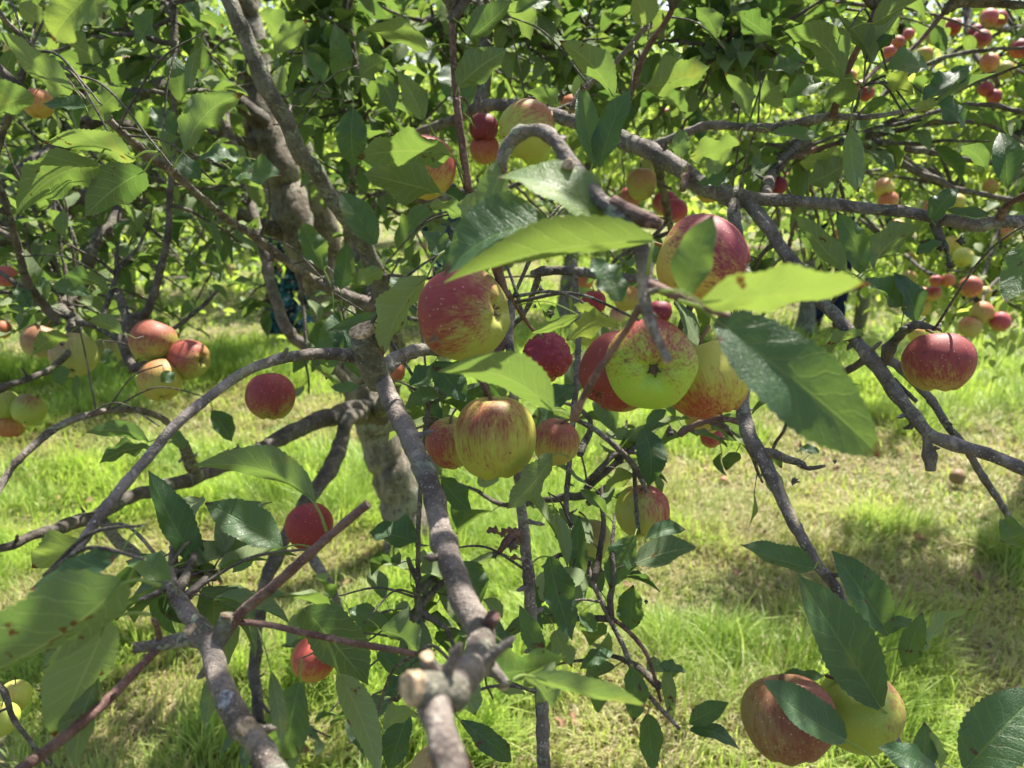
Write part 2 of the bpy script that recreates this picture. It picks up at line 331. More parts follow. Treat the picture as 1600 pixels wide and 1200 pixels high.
# ------------------------------------------------------------------ apple tree with its branches
ROOT = np.array(G(645, 868))
tree = empty('apple_tree', ROOT, 'leaning grey-barked apple tree whose spreading fruit-laden boughs fill the foreground', 'tree')
HERO = []
BP = []   # samples (x,y,z,r) of every branch, for attaching stalks and twigs
def branch(pts, mat='bark', name='branch', knob=.20, wob=.15, spurs=.7, step=None, parent=None, sides=None, seed=None, cut=None, oldcut=False, attach=True, label=None):
    """pts: (px, py, depth, radius in px)"""
    seed = len(BP) if seed is None else seed
    p = np.array([P(a, b, c) for a, b, c, d in pts]); r = np.array([d*c/FPX for a, b, c, d in pts])*(.80 if mat == 'trunk' else .72 if mat == 'lich' and name == 'branch' else .84)
    if parent is None and (min(c for a, b, c, d in pts) < 1.45 and mat != 'trunk'): HERO.append([(a, b, c, d) for a, b, c, d in pts])
    rm = float(np.mean(r)); q, rr = catmull(p, r, step or max(.004, rm*.6)); bag = Bag()
    if attach:
        for k in range(len(q)): BP.append((*q[k], rr[k]))
    sd = sides or (14 if rm > .006 else 10)
    fine = q.copy()
    T_, N_, B_ = frames(q)
    for k in range(len(q)):       # slight crookedness
        v = mnoise.noise_vector(Vector(q[k]*22)); fine[k] = q[k]+np.array(v)*rm*.35
    bag.add(*tube(fine, rr, sd, wob, .45/rm, knob=knob, seed=seed))
    rg = random.Random(seed+99)
    L = float(np.sum(np.linalg.norm(np.diff(q, axis=0), axis=1)))
    for k in range(int(L/.05*spurs)):
        i = rg.randrange(2, max(3, len(q)-2)); i = min(i, len(q)-1); an = rg.uniform(0, 6.28)
        d = unit(N_[i]*math.cos(an)+B_[i]*math.sin(an)+T_[i]*rg.uniform(-.2, .8)); ln = min(.022, rg.uniform(1.6, 4)*rr[i]+.003)
        r0 = min(rr[i]*.55, .0035)
        m = 7; tt = np.linspace(0, 1, m)
        sp = q[i]+np.outer(tt*ln, d)+np.outer(tt**2*ln*.3, [rg.uniform(-1, 1), rg.uniform(-1, 1), .6])
        sr = r0*(1-.35*tt)*(1+.18*np.sin(tt*22+rg.random()*6)); sr[-1] *= .45
        bag.add(*tube(sp, sr, 7, .15, 300, round_end=True))
    par = parent or tree; o0 = np.array(par.location)
    o = link_mesh(name, bag.mesh(name, o0), M[mat], par)
    if cut:   # a pruning cut: pale disc on the end of the stub
        e = q[-1]; t = unit(q[-1]-q[-2]) if not isinstance(cut, tuple) else unit(c2w(cut)); rad = rr[-1]
        if isinstance(cut, tuple): e = e+t*rad*.35
        a = np.arange(18)*2*math.pi/18; n = unit(np.cross(t, [.1, .3, 1])); b = np.cross(t, n); VV = []; QQ = []
        rings = [(.92, -.7 if isinstance(cut, tuple) else -.25), (1.0, .12), (.90, .20), (.45, .2), (.12, .17)]
        for f, h in rings:
            for aa in a: VV.append(e+t*rad*h+(n*math.cos(aa)+b*math.sin(aa))*rad*f*(1+.09*math.sin(3*aa+1)+.05*math.sin(7*aa+pts[0][0])))
        for k in range(len(rings)-1):
            for j in range(18): QQ.append([k*18+j, k*18+(j+1) % 18, (k+1)*18+(j+1) % 18, (k+1)*18+j])
        VV.append(e+t*rad*.15); TT = [[len(VV)-1, 4*18+j, 4*18+(j+1) % 18] for j in range(18)]
        me = np_mesh('cut_face', np.array(VV)-o0, [np.array(QQ), np.array(TT)])
        c = link_mesh('cut_face', me, M['browncut' if oldcut == 2 else 'oldcut' if oldcut else 'cut'], o)
    return o
# trunk and old limbs ------------------------------------------------
trk = branch([(655, 900, 3.30, 60), (645, 868, 3.32, 48), (628, 790, 3.28, 41), (605, 720, 3.2, 39), (585, 655, 3.15, 38), (560, 590, 3.1, 38), (528, 500, 3.05, 38), (485, 400, 3.0, 40), (440, 290, 2.95, 40), (412, 200, 2.9, 38), (395, 120, 2.9, 34), (385, 20, 2.9, 28), (370, -160, 2.85, 22), (380, -400, 2.8, 14), (400, -600, 2.8, 7)],
             'trunk', 'trunk', knob=0, wob=.05, spurs=0, step=.03, sides=22)
branch([(520, 520, 2.98, 17), (507, 450, 2.92, 20), (512, 390, 2.9, 22), (505, 330, 2.85, 20), (478, 240, 2.8, 17), (455, 170, 2.8, 14), (452, 60, 2.8, 11), (470, -80, 2.7, 8)], 'trunk', step=.02, spurs=.1)
branch([(345, -40, 1.30, 15), (370, 30, 1.30, 17), (402, 105, 1.32, 18), (440, 180, 1.35, 18), (475, 245, 1.40, 18), (512, 300, 1.45, 17), (548, 350, 1.50, 17), (575, 395, 1.56, 18), (592, 440, 1.62, 19), (600, 482, 1.68, 20), (622, 560, 1.9, 17), (600, 635, 2.3, 18), (575, 650, 2.9, 16)], 'lich', knob=.10, spurs=.15)
branch([(-20, -20, .80, 4), (0, 22, .82, 5), (35, 60, .85, 5.5), (70, 98, .88, 6), (110, 135, .92, 6), (150, 172, .96, 6), (190, 206, 1.0, 6.5), (225, 238, 1.05, 9), (260, 260, 1.1, 9), (310, 305, 1.18, 6.5), (350, 338, 1.26, 6.5), (400, 372, 1.36, 7), (450, 410, 1.45, 8), (500, 445, 1.55, 10), (545, 465, 1.62, 12), (600, 482, 1.68, 16)], 'bark', knob=.14)
branch([(600, 650, 2.45, 17), (560, 640, 2.35, 19), (520, 650, 2.2, 17), (470, 668, 2.05, 15), (420, 695, 1.95, 14), (380, 715, 1.88, 14), (300, 748, 1.75, 13), (215, 772, 1.6, 12), (150, 805, 1.48, 12), (110, 820, 1.4, 13), (60, 836, 1.32, 9), (0, 856, 1.25, 8), (-60, 880, 1.2, 7)], 'dark', knob=.16)
branch([(150, 800, 1.48, 10), (185, 845, 1.5, 12), (215, 870, 1.5, 9), (240, 930, 1.5, 6)], 'lich')
branch([(575, 650, 2.5, 14), (545, 655, 2.15, 13), (532, 690, 2.1, 14), (518, 728, 2.0, 15), (492, 765, 1.95, 14), (468, 800, 1.9, 13), (440, 850, 1.85, 13), (418, 900, 1.82, 12), (405, 960, 1.8, 11), (400, 1050, 1.78, 11), (404, 1130, 1.75, 11), (402, 1230, 1.75, 10)], 'dark', knob=.2)
branch([(462, 822, 1.9, 9), (480, 855, 1.86, 9), (503, 895, 1.82, 9), (520, 925, 1.8, 8), (530, 955, 1.8, 8), (536, 1040, 1.8, 6)], 'bark')
# dark limbs in the upper left
branch([(412, 190, 2.85, 18), (350, 150, 2.7, 15), (290, 128, 2.55, 16), (230, 140, 2.4, 14), (160, 180, 2.3, 14), (90, 228, 2.2, 14), (35, 268, 2.1, 13), (-30, 310, 2.05, 12)], 'dark')
branch([(400, 110, 2.85, 22), (330, 62, 2.6, 15), (262, 38, 2.45, 14), (195, 34, 2.35, 13), (120, 10, 2.2, 12), (60, -30, 2.1, 10)], 'dark')
branch([(-20, 85, 1.9, 12), (20, 102, 1.95, 14), (75, 118, 2.05, 12), (125, 145, 2.15, 11), (180, 190, 2.25, 10), (230, 200, 2.4, 12), (330, 210, 2.7, 9), (420, 235, 2.9, 10)], 'dark')
branch([(-20, 392, 2.15, 15), (50, 345, 2.25, 16), (122, 316, 2.35, 15), (180, 290, 2.5, 14), (260, 290, 2.7, 13), (360, 330, 2.85, 12), (470, 380, 2.98, 14)], 'dark')
branch([(222, 270, 2.3, 11), (205, 300, 2.3, 12), (188, 322, 2.25, 11), (178, 348, 2.2, 10), (158, 368, 2.15, 12), (140, 400, 2.1, 11), (125, 440, 2.1, 14), (110, 462, 1.9, 12), (96, 482, 1.7, 9), (112, 500, 1.6, 7), (106, 530, 1.5, 6), (103, 558, 1.45, 6), (66, 583, 1.4, 6), (20, 600, 1.35, 5), (-20, 618, 1.3, 5)], 'dark', knob=.25)
branch([(112, 498, 1.6, 6), (150, 512, 1.55, 5), (190, 535, 1.5, 4)], 'dark')
branch([(110, 480, 1.7, 7), (122, 520, 1.72, 8), (125, 570, 1.74, 6)], 'dark')
branch([(-10, 270, 1.2, 5), (5, 305, 1.22, 6), (18, 350, 1.25, 6), (32, 400, 1.3, 7), (46, 448, 1.35, 8), (70, 478, 1.4, 8), (90, 508, 1.42, 6)], 'dark')
branch([(268, -20, 1.5, 6), (272, 60, 1.5, 6), (271, 140, 1.5, 5), (272, 220, 1.5, 5), (266, 300, 1.5, 6), (262, 370, 1.5, 6), (248, 430, 1.5, 7), (232, 485, 1.5, 8), (205, 503, 1.5, 12), (192, 522, 1.48, 9), (200, 560, 1.45, 8), (215, 575, 1.44, 10), (250, 560, 1.42, 5)], 'dark', knob=.25)
branch([(205, 503, 1.5, 10), (190, 475, 1.55, 8), (185, 455, 1.6, 7)], 'dark')
branch([(185, 420, 1.6, 5), (172, 460, 1.58, 5), (160, 495, 1.55, 5)], 'dark')
branch([(290, -20, 2.2, 9), (305, 30, 2.2, 9), (320, 83, 2.18, 9), (340, 133, 2.15, 9), (353, 193, 2.1, 9), (372, 250, 2.08, 9), (390, 317, 2.05, 9), (414, 400, 2.0, 10), (430, 470, 2.0, 10), (455, 525, 2.0, 11), (490, 548, 2.05, 11), (540, 600, 2.4, 12)], 'bark')
branch([(43, 88, .95, 5), (32, 130, .96, 6), (17, 170, .97, 6), (0, 225, 1.0, 5), (-30, 300, 1.0, 5)], 'dark')
branch([(-10, 782, 1.15, 6), (10, 745, 1.18, 6.5), (35, 712, 1.2, 7), (90, 668, 1.25, 7), (145, 646, 1.3, 6), (200, 640, 1.38, 6), (250, 652, 1.45, 6), (275, 680, 1.5, 6), (298, 735, 1.6, 7)], 'bark', spurs=.2)
branch([(288, 690, 1.5, 6), (300, 720, 1.6, 9), (310, 745, 1.72, 11)], 'lich')
branch([(340, 455, 1.5, 3), (320, 475, 1.52, 4), (290, 500, 1.5, 4), (270, 515, 1.45, 4)], 'dark')
# arch and bough in the left half
branch([(572, 568, .76, 13), (548, 556, .76, 13), (505, 553, .74, 11), (455, 557, .71, 10), (400, 573, .68, 9.5), (345, 606, .65, 9.5), (285, 655, .62, 10), (225, 722, .60, 10), (165, 795, .57, 11), (120, 858, .55, 9), (70, 900, .52, 7)], 'plum', knob=.08, spurs=.2)
branch([(592, 600, .765, 20), (582, 575, .75, 24), (574, 548, .735, 25), (568, 522, .725, 24)], 'lich', 'pruned_stub', cut=(-.30, .72, .62), spurs=0, knob=.1)
branch([(583, 560, .78, 17), (597, 590, .76, 17), (612, 625, .73, 17), (640, 680, .68, 19), (668, 745, .63, 20), (683, 800, .59, 21), (697, 860, .55, 23), (720, 925, .50, 24), (748, 985, .455, 26), (752, 1022, .42, 30), (735, 1050, .39, 30), (700, 1075, .355, 32), (680, 1095, .34, 34), (695, 1150, .32, 28), (725, 1260, .29, 30)], 'bark', knob=.14, wob=.18, spurs=.5)
branch([(745, 1005, .44, 18), (768, 1045, .43, 12), (785, 1065, .425, 10), (788, 1074, .425, 9)], 'bark', 'pruned_stub', cut=True, spurs=0)
branch([(745, 995, .45, 16), (762, 978, .445, 14), (772, 965, .44, 13)], 'young', 'pruned_stub', spurs=0, knob=.4)
branch([(715, 1085, .35, 34), (680, 1078, .34, 33), (648, 1074, .33, 31)], 'lich', 'pruned_stub', cut=(-.75, .05, .62), spurs=0)
branch([(690, 1060, .36, 20), (672, 1040, .355, 16), (668, 1028, .35, 13)], 'bark', 'pruned_stub', cut=(-.1, .8, .55), spurs=0)
branch([(588, 592, .77, 14), (610, 565, .80, 14), (640, 552, .83, 13), (668, 545, .86, 12), (700, 552, .9, 10)], 'bark', knob=.15)
# bottom left bough
branch([(262, 890, .64, 10), (272, 925, .62, 13), (295, 960, .60, 16), (318, 990, .58, 18), (332, 1030, .56, 19), (345, 1075, .53, 21), (372, 1118, .50, 24), (400, 1155, .47, 22), (440, 1220, .43, 22)], 'bark', knob=.12)
branch([(330, 1015, .57, 15), (345, 990, .57, 17), (352, 975, .57, 16), (355, 962, .57, 14)], 'lich', 'pruned_stub', cut=True, oldcut=2, spurs=0, knob=.25)
branch([(325, 1015, .575, 14), (308, 998, .57, 15), (298, 985, .57, 12)], 'bark', 'pruned_stub', cut=(-.2, .8, .5), spurs=0)
branch([(350, 1085, .53, 18), (353, 1093, .503, 17)], 'bark', 'pruned_stub', cut=(-.3, .25, .9), oldcut=True, spurs=0)
branch([(375, 1128, .50, 20), (386, 1135, .472, 17)], 'bark', 'pruned_stub', cut=(.2, .2, .9), spurs=0)
branch([(315, 1000, .58, 15), (285, 1000, .58, 14), (250, 1008, .58, 12), (212, 1012, .58, 11)], 'bark', 'pruned_stub', cut=True, oldcut=2)
branch([(250, 1012, .58, 7), (215, 1045, .56, 8), (170, 1090, .53, 9), (110, 1145, .49, 10), (50, 1190, .45, 11), (-20, 1235, .42, 12)], 'young', knob=.08)
branch([(352, 985, .57, 12), (385, 950, .57, 10), (430, 915, .56, 10), (480, 870, .55, 9), (530, 825, .545, 8), (575, 788, .54, 8)], 'young', knob=.08, cut=True, spurs=.2)
branch([(362, 972, .57, 6), (420, 976, .58, 6), (480, 990, .585, 6), (545, 1003, .59, 6), (600, 1012, .60, 6), (650, 1022, .61, 5)], 'young', knob=.14, spurs=.2)
branch([(250, 1000, .58, 6), (246, 980, .57, 5), (240, 968, .56, 4)], 'young')
branch([(-10, 1060, .95, 5), (8, 1085, .95, 6), (20, 1120, .95, 5), (45, 1155, .95, 4), (75, 1195, .95, 4)], 'dark')
# upper middle
branch([(427, 140, 2.8, 18), (483, 108, 2.6, 17), (545, 70, 2.4, 17), (595, 62, 2.3, 16), (650, 42, 2.2, 15), (700, 30, 2.1, 14), (745, -10, 2.0, 14), (800, -60, 2., 12)], 'dark')
branch([(538, -10, 1.7, 7), (548, 60, 1.7, 7), (560, 120, 1.72, 6), (570, 190, 1.75, 5)], 'dark')
branch([(575, -10, 2.4, 6), (578, 120, 2.4, 6), (560, 220, 2.4, 6), (545, 330, 2.5, 8), (540, 440, 2.6, 7)], 'bark')
branch([(705, -15, .94, 5.5), (707, 60, .94, 6), (711, 130, .95, 6.5), (719, 205, .96, 7), (727, 260, .98, 7), (733, 300, 1.0, 7), (738, 330, 1.1, 7)], 'young', knob=.12, spurs=.9)
branch([(757, -15, 1.65, 13), (760, 60, 1.6, 13), (757, 120, 1.55, 13), (748, 165, 1.52, 13)], 'bark')
branch([(600, 235, 1.9, 8), (660, 205, 1.75, 8), (700, 192, 1.65, 9), (748, 168, 1.52, 11), (800, 166, 1.45, 11), (850, 176, 1.40, 12), (890, 188, 1.36, 13), (940, 207, 1.32, 15), (985, 222, 1.28, 17), (1040, 250, 1.24, 17), (1100, 288, 1.19, 17), (1148, 308, 1.15, 19), (1195, 312, 1.13, 12), (1280, 318, 1.10, 10.5), (1400, 331, 1.06, 10.5), (1480, 343, 1.03, 11), (1530, 352, 1.02, 13), (1570, 346, 1.01, 12), (1640, 345, 1.0, 12)], 'plum', knob=.12, spurs=.35)
branch([(600, 482, 1.68, 14), (560, 400, 2.0, 12), (587, 318, 2.0, 12), (630, 305, 1.9, 13), (700, 312, 1.85, 12), (770, 308, 1.8, 10)], 'bark')
branch([(758, 0, 1.6, 6), (790, 40, 1.6, 6), (830, 62, 1.6, 7), (880, 80, 1.65, 6), (940, 60, 1.7, 5)], 'dark')
branch([(1018, 228, 1.26, 7), (1045, 217, 1.25, 7), (1077, 206, 1.24, 7), (1110, 196, 1.22, 8), (1160, 198, 1.2, 7), (1205, 200, 1.18, 8), (1262, 190, 1.15, 9), (1305, 182, 1.12, 7), (1360, 182, 1.1, 5), (1432, 172, 1.08, 4)], 'plum', knob=.22)
branch([(890, 175, 1.3, 5), (913, 142, 1.25, 6), (938, 118, 1.22, 5), (962, 98, 1.2, 5), (985, 72, 1.17, 5), (1003, 48, 1.15, 5), (1018, 40, 1.14, 5)], 'bark', cut=True, spurs=1)
branch([(985, 148, 1.25, 6), (998, 105, 1.22, 6), (1018, 65, 1.2, 6), (1042, 30, 1.17, 5), (1062, -10, 1.15, 5)], 'young')
branch([(1180, 15, 1.7, 5), (1160, 50, 1.6, 6), (1128, 82, 1.5, 5)], 'bark')
branch([(1026, 250, 1.3, 8), (1033, 285, 1.4, 7), (1043, 325, 1.5, 7), (1050, 370, 1.6, 6)], 'dark')
branch([(1075, 265, 1.2, 8), (1070, 285, 1.17, 7), (1066, 297, 1.16, 6)], 'young', 'pruned_stub', knob=.4, spurs=0)
branch([(1302, 182, 1.12, 7), (1310, 150, 1.08, 7), (1332, 90, 1.04, 6), (1355, 45, 1.0, 6), (1376, -10, .98, 5)], 'young')
branch([(1345, 135, 1.05, 3.5), (1380, 98, 1.1, 4), (1417, 82, 1.12, 4), (1447, 53, 1.12, 4), (1495, -5, 1.12, 4)], 'young')
branch([(1262, 215, 1.6, 8), (1230, 245, 1.5, 9), (1208, 270, 1.4, 10), (1195, 310, 1.2, 10)], 'dark')
branch([(1235, 245, 1.5, 6), (1290, 230, 1.5, 5), (1330, 215, 1.5, 4)], 'young')
# right half
branch([(1150, 308, 1.15, 12), (1148, 335, 1.12, 12), (1150, 370, 1.1, 12), (1165, 440, 1.05, 11), (1165, 540, .99, 12), (1160, 630, .95, 13), (1172, 685, .92, 14), (1200, 735, .90, 13), (1235, 805, .88, 11), (1270, 872, .86, 10), (1312, 928, .84, 10), (1345, 1010, .81, 10), (1375, 1095, .78, 11), (1400, 1160, .76, 11), (1430, 1230, .74, 10)], 'plum', knob=.15)
branch([(1172, 318, 1.14, 14), (1195, 350, 1.12, 13), (1225, 392, 1.1, 12), (1262, 440, 1.07, 11), (1300, 490, 1.04, 12), (1340, 535, 1.01, 12), (1368, 568, .99, 14), (1395, 608, .97, 13), (1422, 645, .95, 12), (1450, 678, .93, 12), (1490, 692, .92, 13), (1545, 712, .90, 12), (1625, 745, .88, 11)], 'plum', knob=.15)
branch([(1368, 568, .99, 10), (1392, 565, .98, 9), (1420, 588, .97, 8), (1452, 622, .96, 8), (1480, 665, .95, 7), (1510, 700, .95, 7), (1535, 745, .95, 7), (1565, 790, .95, 6), (1592, 835, .95, 5), (1620, 880, .95, 5)], 'plum')
branch([(1385, 562, .98, 9), (1388, 548, .97, 12), (1400, 530, .95, 8), (1415, 515, .92, 8), (1432, 508, .90, 8), (1460, 514, .88, 5)], 'dark', knob=.3, spurs=1.2)
branch([(1398, 592, .98, 3), (1412, 608, .97, 4), (1432, 628, .965, 4)], 'plum', spurs=0)
branch([(1446, 670, .93, 9), (1448, 692, .93, 8), (1452, 712, .93, 11), (1454, 735, .93, 9)], 'bark', knob=.5, spurs=2)
branch([(1180, 705, .915, 8), (1205, 708, .90, 8), (1230, 718, .88, 8), (1250, 724, .87, 7), (1262, 732, .86, 4), (1290, 728, .85, 3)], 'bark', knob=.3, spurs=1.)
branch([(1160, 660, .94, 7), (1130, 655, .96, 5), (1100, 660, .98, 5), (1070, 672, 1., 7), (1062, 680, 1., 6)], 'young', knob=.4)
branch([(1462, 350, 1.03, 10), (1468, 370, 1.02, 8), (1478, 385, 1.01, 5), (1482, 400, 1.0, 3), (1486, 418, 1.0, 2.5)], 'dark', knob=.4, spurs=2)
branch([(1562, 342, 1.01, 9), (1573, 322, .98, 6), (1600, 305, .95, 5), (1640, 280, .9, 5)], 'young')
branch([(830, 428, 1.08, 7), (855, 423, 1.07, 9), (900, 425, 1.06, 9), (960, 432, 1.05, 9), (1020, 440, 1.05, 8), (1080, 470, 1.05, 7)], 'dark')
branch([(898, 428, 1.06, 6), (900, 470, 1.05, 6), (904, 520, 1.04, 6), (901, 580, 1.02, 6), (898, 630, 1.0, 6), (893, 680, .99, 5), (888, 740, .98, 5), (886, 800, .97, 5), (905, 850, .95, 5), (925, 905, .93, 5), (952, 965, .92, 5), (975, 1015, .91, 5), (995, 1062, .9, 4), (1025, 1100, .9, 4), (1062, 1138, .9, 4)], 'bark')
branch([(900, 655, 1.0, 5), (930, 672, 1.0, 5), (960, 695, 1., 5.5), (985, 722, 1., 6), (1002, 750, 1., 5), (1010, 770, 1.0, 3)], 'bark')
branch([(990, 728, 1., 4), (993, 770, .99, 4), (995, 800, .985, 4), (998, 835, .98, 4)], 'dark')
branch([(905, 700, 1.05, 2), (915, 740, 1.05, 2), (920, 790, 1.06, 2)], 'dark', spurs=0)
branch([(955, 965, .92, 4), (985, 990, .92, 4), (1008, 1018, .92, 4), (1022, 1055, .92, 3.5), (1032, 1095, .93, 3)], 'young')
branch([(799, 470, .80, 8), (796, 520, .80, 8), (800, 590, .79, 8), (805, 650, .78, 8.5), (808, 710, .78, 9), (813, 770, .78, 9), (819, 835, .79, 10), (826, 900, .79, 11), (831, 975, .80, 11), (842, 1060, .8, 11), (849, 1130, .8, 12), (852, 1230, .8, 12)], 'plum', knob=.18, spurs=.7)
branch([(815, 845, .79, 8), (805, 830, .78, 7), (792, 845, .77, 8), (780, 862, .77, 5)], 'young', knob=.4, spurs=2)
branch([(670, 625, .98, 5), (664, 680, .98, 5), (657, 760, .98, 4.5), (653, 850, .98, 4.5), (654, 930, .98, 4.5), (662, 1008, .98, 4)], 'dark', spurs=.8)
branch([(765, 640, .80, 6), (760, 610, .78, 7), (755, 590, .78, 7), (775, 555, .79, 6), (797, 530, .80, 6)], 'young', knob=.3)
# the blurred arching twig nearest the camera
branch([(783, 262, .50, 11), (790, 235, .50, 12), (808, 212, .495, 13), (832, 204, .49, 11), (855, 210, .485, 14), (878, 235, .475, 13), (900, 265, .465, 16), (925, 298, .455, 16), (950, 325, .445, 16), (980, 352, .44, 14), (1000, 385, .435, 14), (1008, 425, .43, 15), (1008, 470, .425, 13), (1018, 505, .42, 10), (1033, 540, .415, 8), (1045, 566, .41, 8)], 'bark', knob=.26, wob=.2, spurs=.8, cut=True)
branch([(955, 318, .445, 15), (985, 335, .44, 15), (1012, 346, .435, 15), (1030, 352, .43, 12)], 'young', 'pruned_stub', knob=.15, spurs=0)
branch([(893, 262, .465, 12), (888, 258, .455, 11)], 'bark', 'pruned_stub', cut=(-.3, .1, .9), spurs=0)
branch([(783, 262, .50, 12), (780, 300, .53, 10), (778, 360, .58, 9), (778, 420, .62, 10), (792, 462, .63, 7)], 'young', knob=.25)
branch([(1008, 440, .43, 11), (1040, 455, .42, 10), (1070, 468, .415, 8), (1105, 484, .41, 6), (1140, 495, .41, 5)], 'young', knob=.15, spurs=.3)
branch([(1000, 478, .425, 8), (985, 505, .43, 6), (962, 540, .44, 6), (935, 580, .45, 6.5), (912, 620, .46, 7), (896, 655, .47, 9)], 'young', knob=.12, spurs=.2)
branch([(795, 455, .63, 3.5), (815, 492, .66, 3.5), (832, 515, .70, 3), (848, 528, .73, 2.5)], 'young', spurs=0)
# boughs added overhead, out of frame, to carry the canopy that shades the foreground
for pts in ([(385, 20, 2.9, 22), (300, -150, 2.4, 17), (200, -350, 1.9, 14), (50, -600, 1.5, 11), (-200, -900, 1.2, 8)],
            [(380, -60, 2.85, 20), (520, -200, 2.3, 17), (650, -350, 1.8, 15), (800, -560, 1.5, 12), (900, -900, 1.2, 10), (900, -1500, .95, 8)],
            [(375, -150, 2.85, 17), (700, -260, 2.5, 15), (1000, -280, 2.1, 13), (1300, -340, 1.8, 10), (1600, -460, 1.6, 8)],
            [(800, -60, 2., 12), (950, -110, 1.8, 11), (1150, -150, 1.6, 10), (1400, -260, 1.4, 8)],
            [(345, -40, 1.30, 15), (330, -200, 1.35, 14), (340, -420, 1.4, 12), (380, -700, 1.3, 10)]):
    branch(pts, 'dark', step=.02)
BPA = np.array(BP)
# ------------------------------------------------------------------ leaves
def lshape(t, acu=1.0):
    b = np.sin(math.pi*np.clip(t, 0, 1)**.82)**.72
    return b*(1-.28*t**6)*np.where(t > .86, 1-.55*((t-.86)/.14)**1.3*acu, 1)
def blade(b, tip, nrm, W, fold=.25, curl=.1, wave=.12, rg=None, nt_=26, ns=8, stalk=None, roll_edge=0., twist=0.):
    """one leaf blade with toothed edge plus its stalk; b, tip, W in metres; nrm = upper side"""
    rg = rg or random
    ax = tip-b; L = np.linalg.norm(ax); ax = ax/L; n = unit(nrm-ax*np.dot(nrm, ax)); sd = np.cross(ax, n)
    V = []; UV = []; ph = rg.uniform(0, 6.28); ph2 = rg.uniform(0, 6.28); side = rg.uniform(-.10, .10); bow = rg.uniform(-.05, .05)
    asy = rg.uniform(.92, 1.08); pk = rg.uniform(.74, .92); wf = rg.uniform(1.6, 2.8)
    for i in range(nt_+1):
        t = i/nt_; tt = min(max(t, .012), .992)
        w = W/2*(math.sin(math.pi*tt**pk)**.75)*(1-.45*max(0, (tt-.84)/.16)**1.2)
        tooth = 1+(.045 if i % 2 else -.025)*(0 if t < .08 or t > .97 else 1)
        c = b+ax*(t*L)+n*(curl*L*4*t*(1-t)*.5 - abs(curl)*.35*L*t**3)+sd*(bow*L*math.sin(math.pi*t)+side*L*.4*t*t)
        tw = twist*(t-.3)
        s_t = sd*math.cos(tw)+n*math.sin(tw); n_t = n*math.cos(tw)-sd*math.sin(tw)
        for j in range(-ns//2, ns//2+1):
            s = j/(ns/2); a = abs(s); ww = w*(tooth if a == 1 else 1)*(asy if s > 0 else 1/asy)
            f = fold*(1-.35*t)
            lat = ww*s*math.cos(f*a+roll_edge*a*a*.6)
            up = ww*(a*math.sin(f)+ roll_edge*a*a*.5)+wave*ww*a*a*math.sin(wf*6.28*t+ph+(2.1 if s > 0 else 0))+.035*ww*math.sin(9*6.28*(t-.15*a)/1.2+ph2)*(1-a)*a*2
            V.append(c+s_t*lat+n_t*up); UV.append(((s+1)/2, t))
    m = ns+1; Q = []
    for i in range(nt_):
        for j in range(ns): Q.append([i*m+j, i*m+j+1, (i+1)*m+j+1, (i+1)*m+j])
    V = np.array(V); UV = np.array(UV); Q = np.array(Q)
    # make the face normal agree with nrm
    a, c_, d = V[Q[len(Q)//2][0]], V[Q[len(Q)//2][1]], V[Q[len(Q)//2][3]]
    if np.dot(np.cross(c_-a, d-a), n) < 0: Q = Q[:, ::-1]
    nq = len(Q); Tn = np.zeros((0, 3), int)
    if stalk is not None:
        p0 = np.asarray(stalk); mid = (p0+b)/2+np.array([0, 0, .12])*np.linalg.norm(b-p0)
        # stalk runs on below the blade as the raised midrib
        rib = [b+ax*(t*L)+n*(curl*L*4*t*(1-t)*.5-abs(curl)*.35*L*t**3-.0004)+sd*(bow*L*math.sin(math.pi*t)+side*L*.4*t*t) for t in (.05, .12)]
        pts = np.array([p0, mid, b-n*.0004]+rib); rr = np.array([.0010, .0008, .0008, .0006, .0003])*min(1.3, max(.5, L/.075))
        q, r = catmull(pts, rr, max(.004, L*.06)); v, qq, tt_ = tube(q, r, 6, 0)
        qq = qq+len(V); tt_ = tt_+len(V); V = np.vstack([V, v]); UV = np.vstack([UV, np.full((len(v), 2), .5)]); Q = np.vstack([Q, qq]); Tn = tt_
    return V, UV, Q, Tn, nq
TO_CAM = lambda p: unit(C0-p)
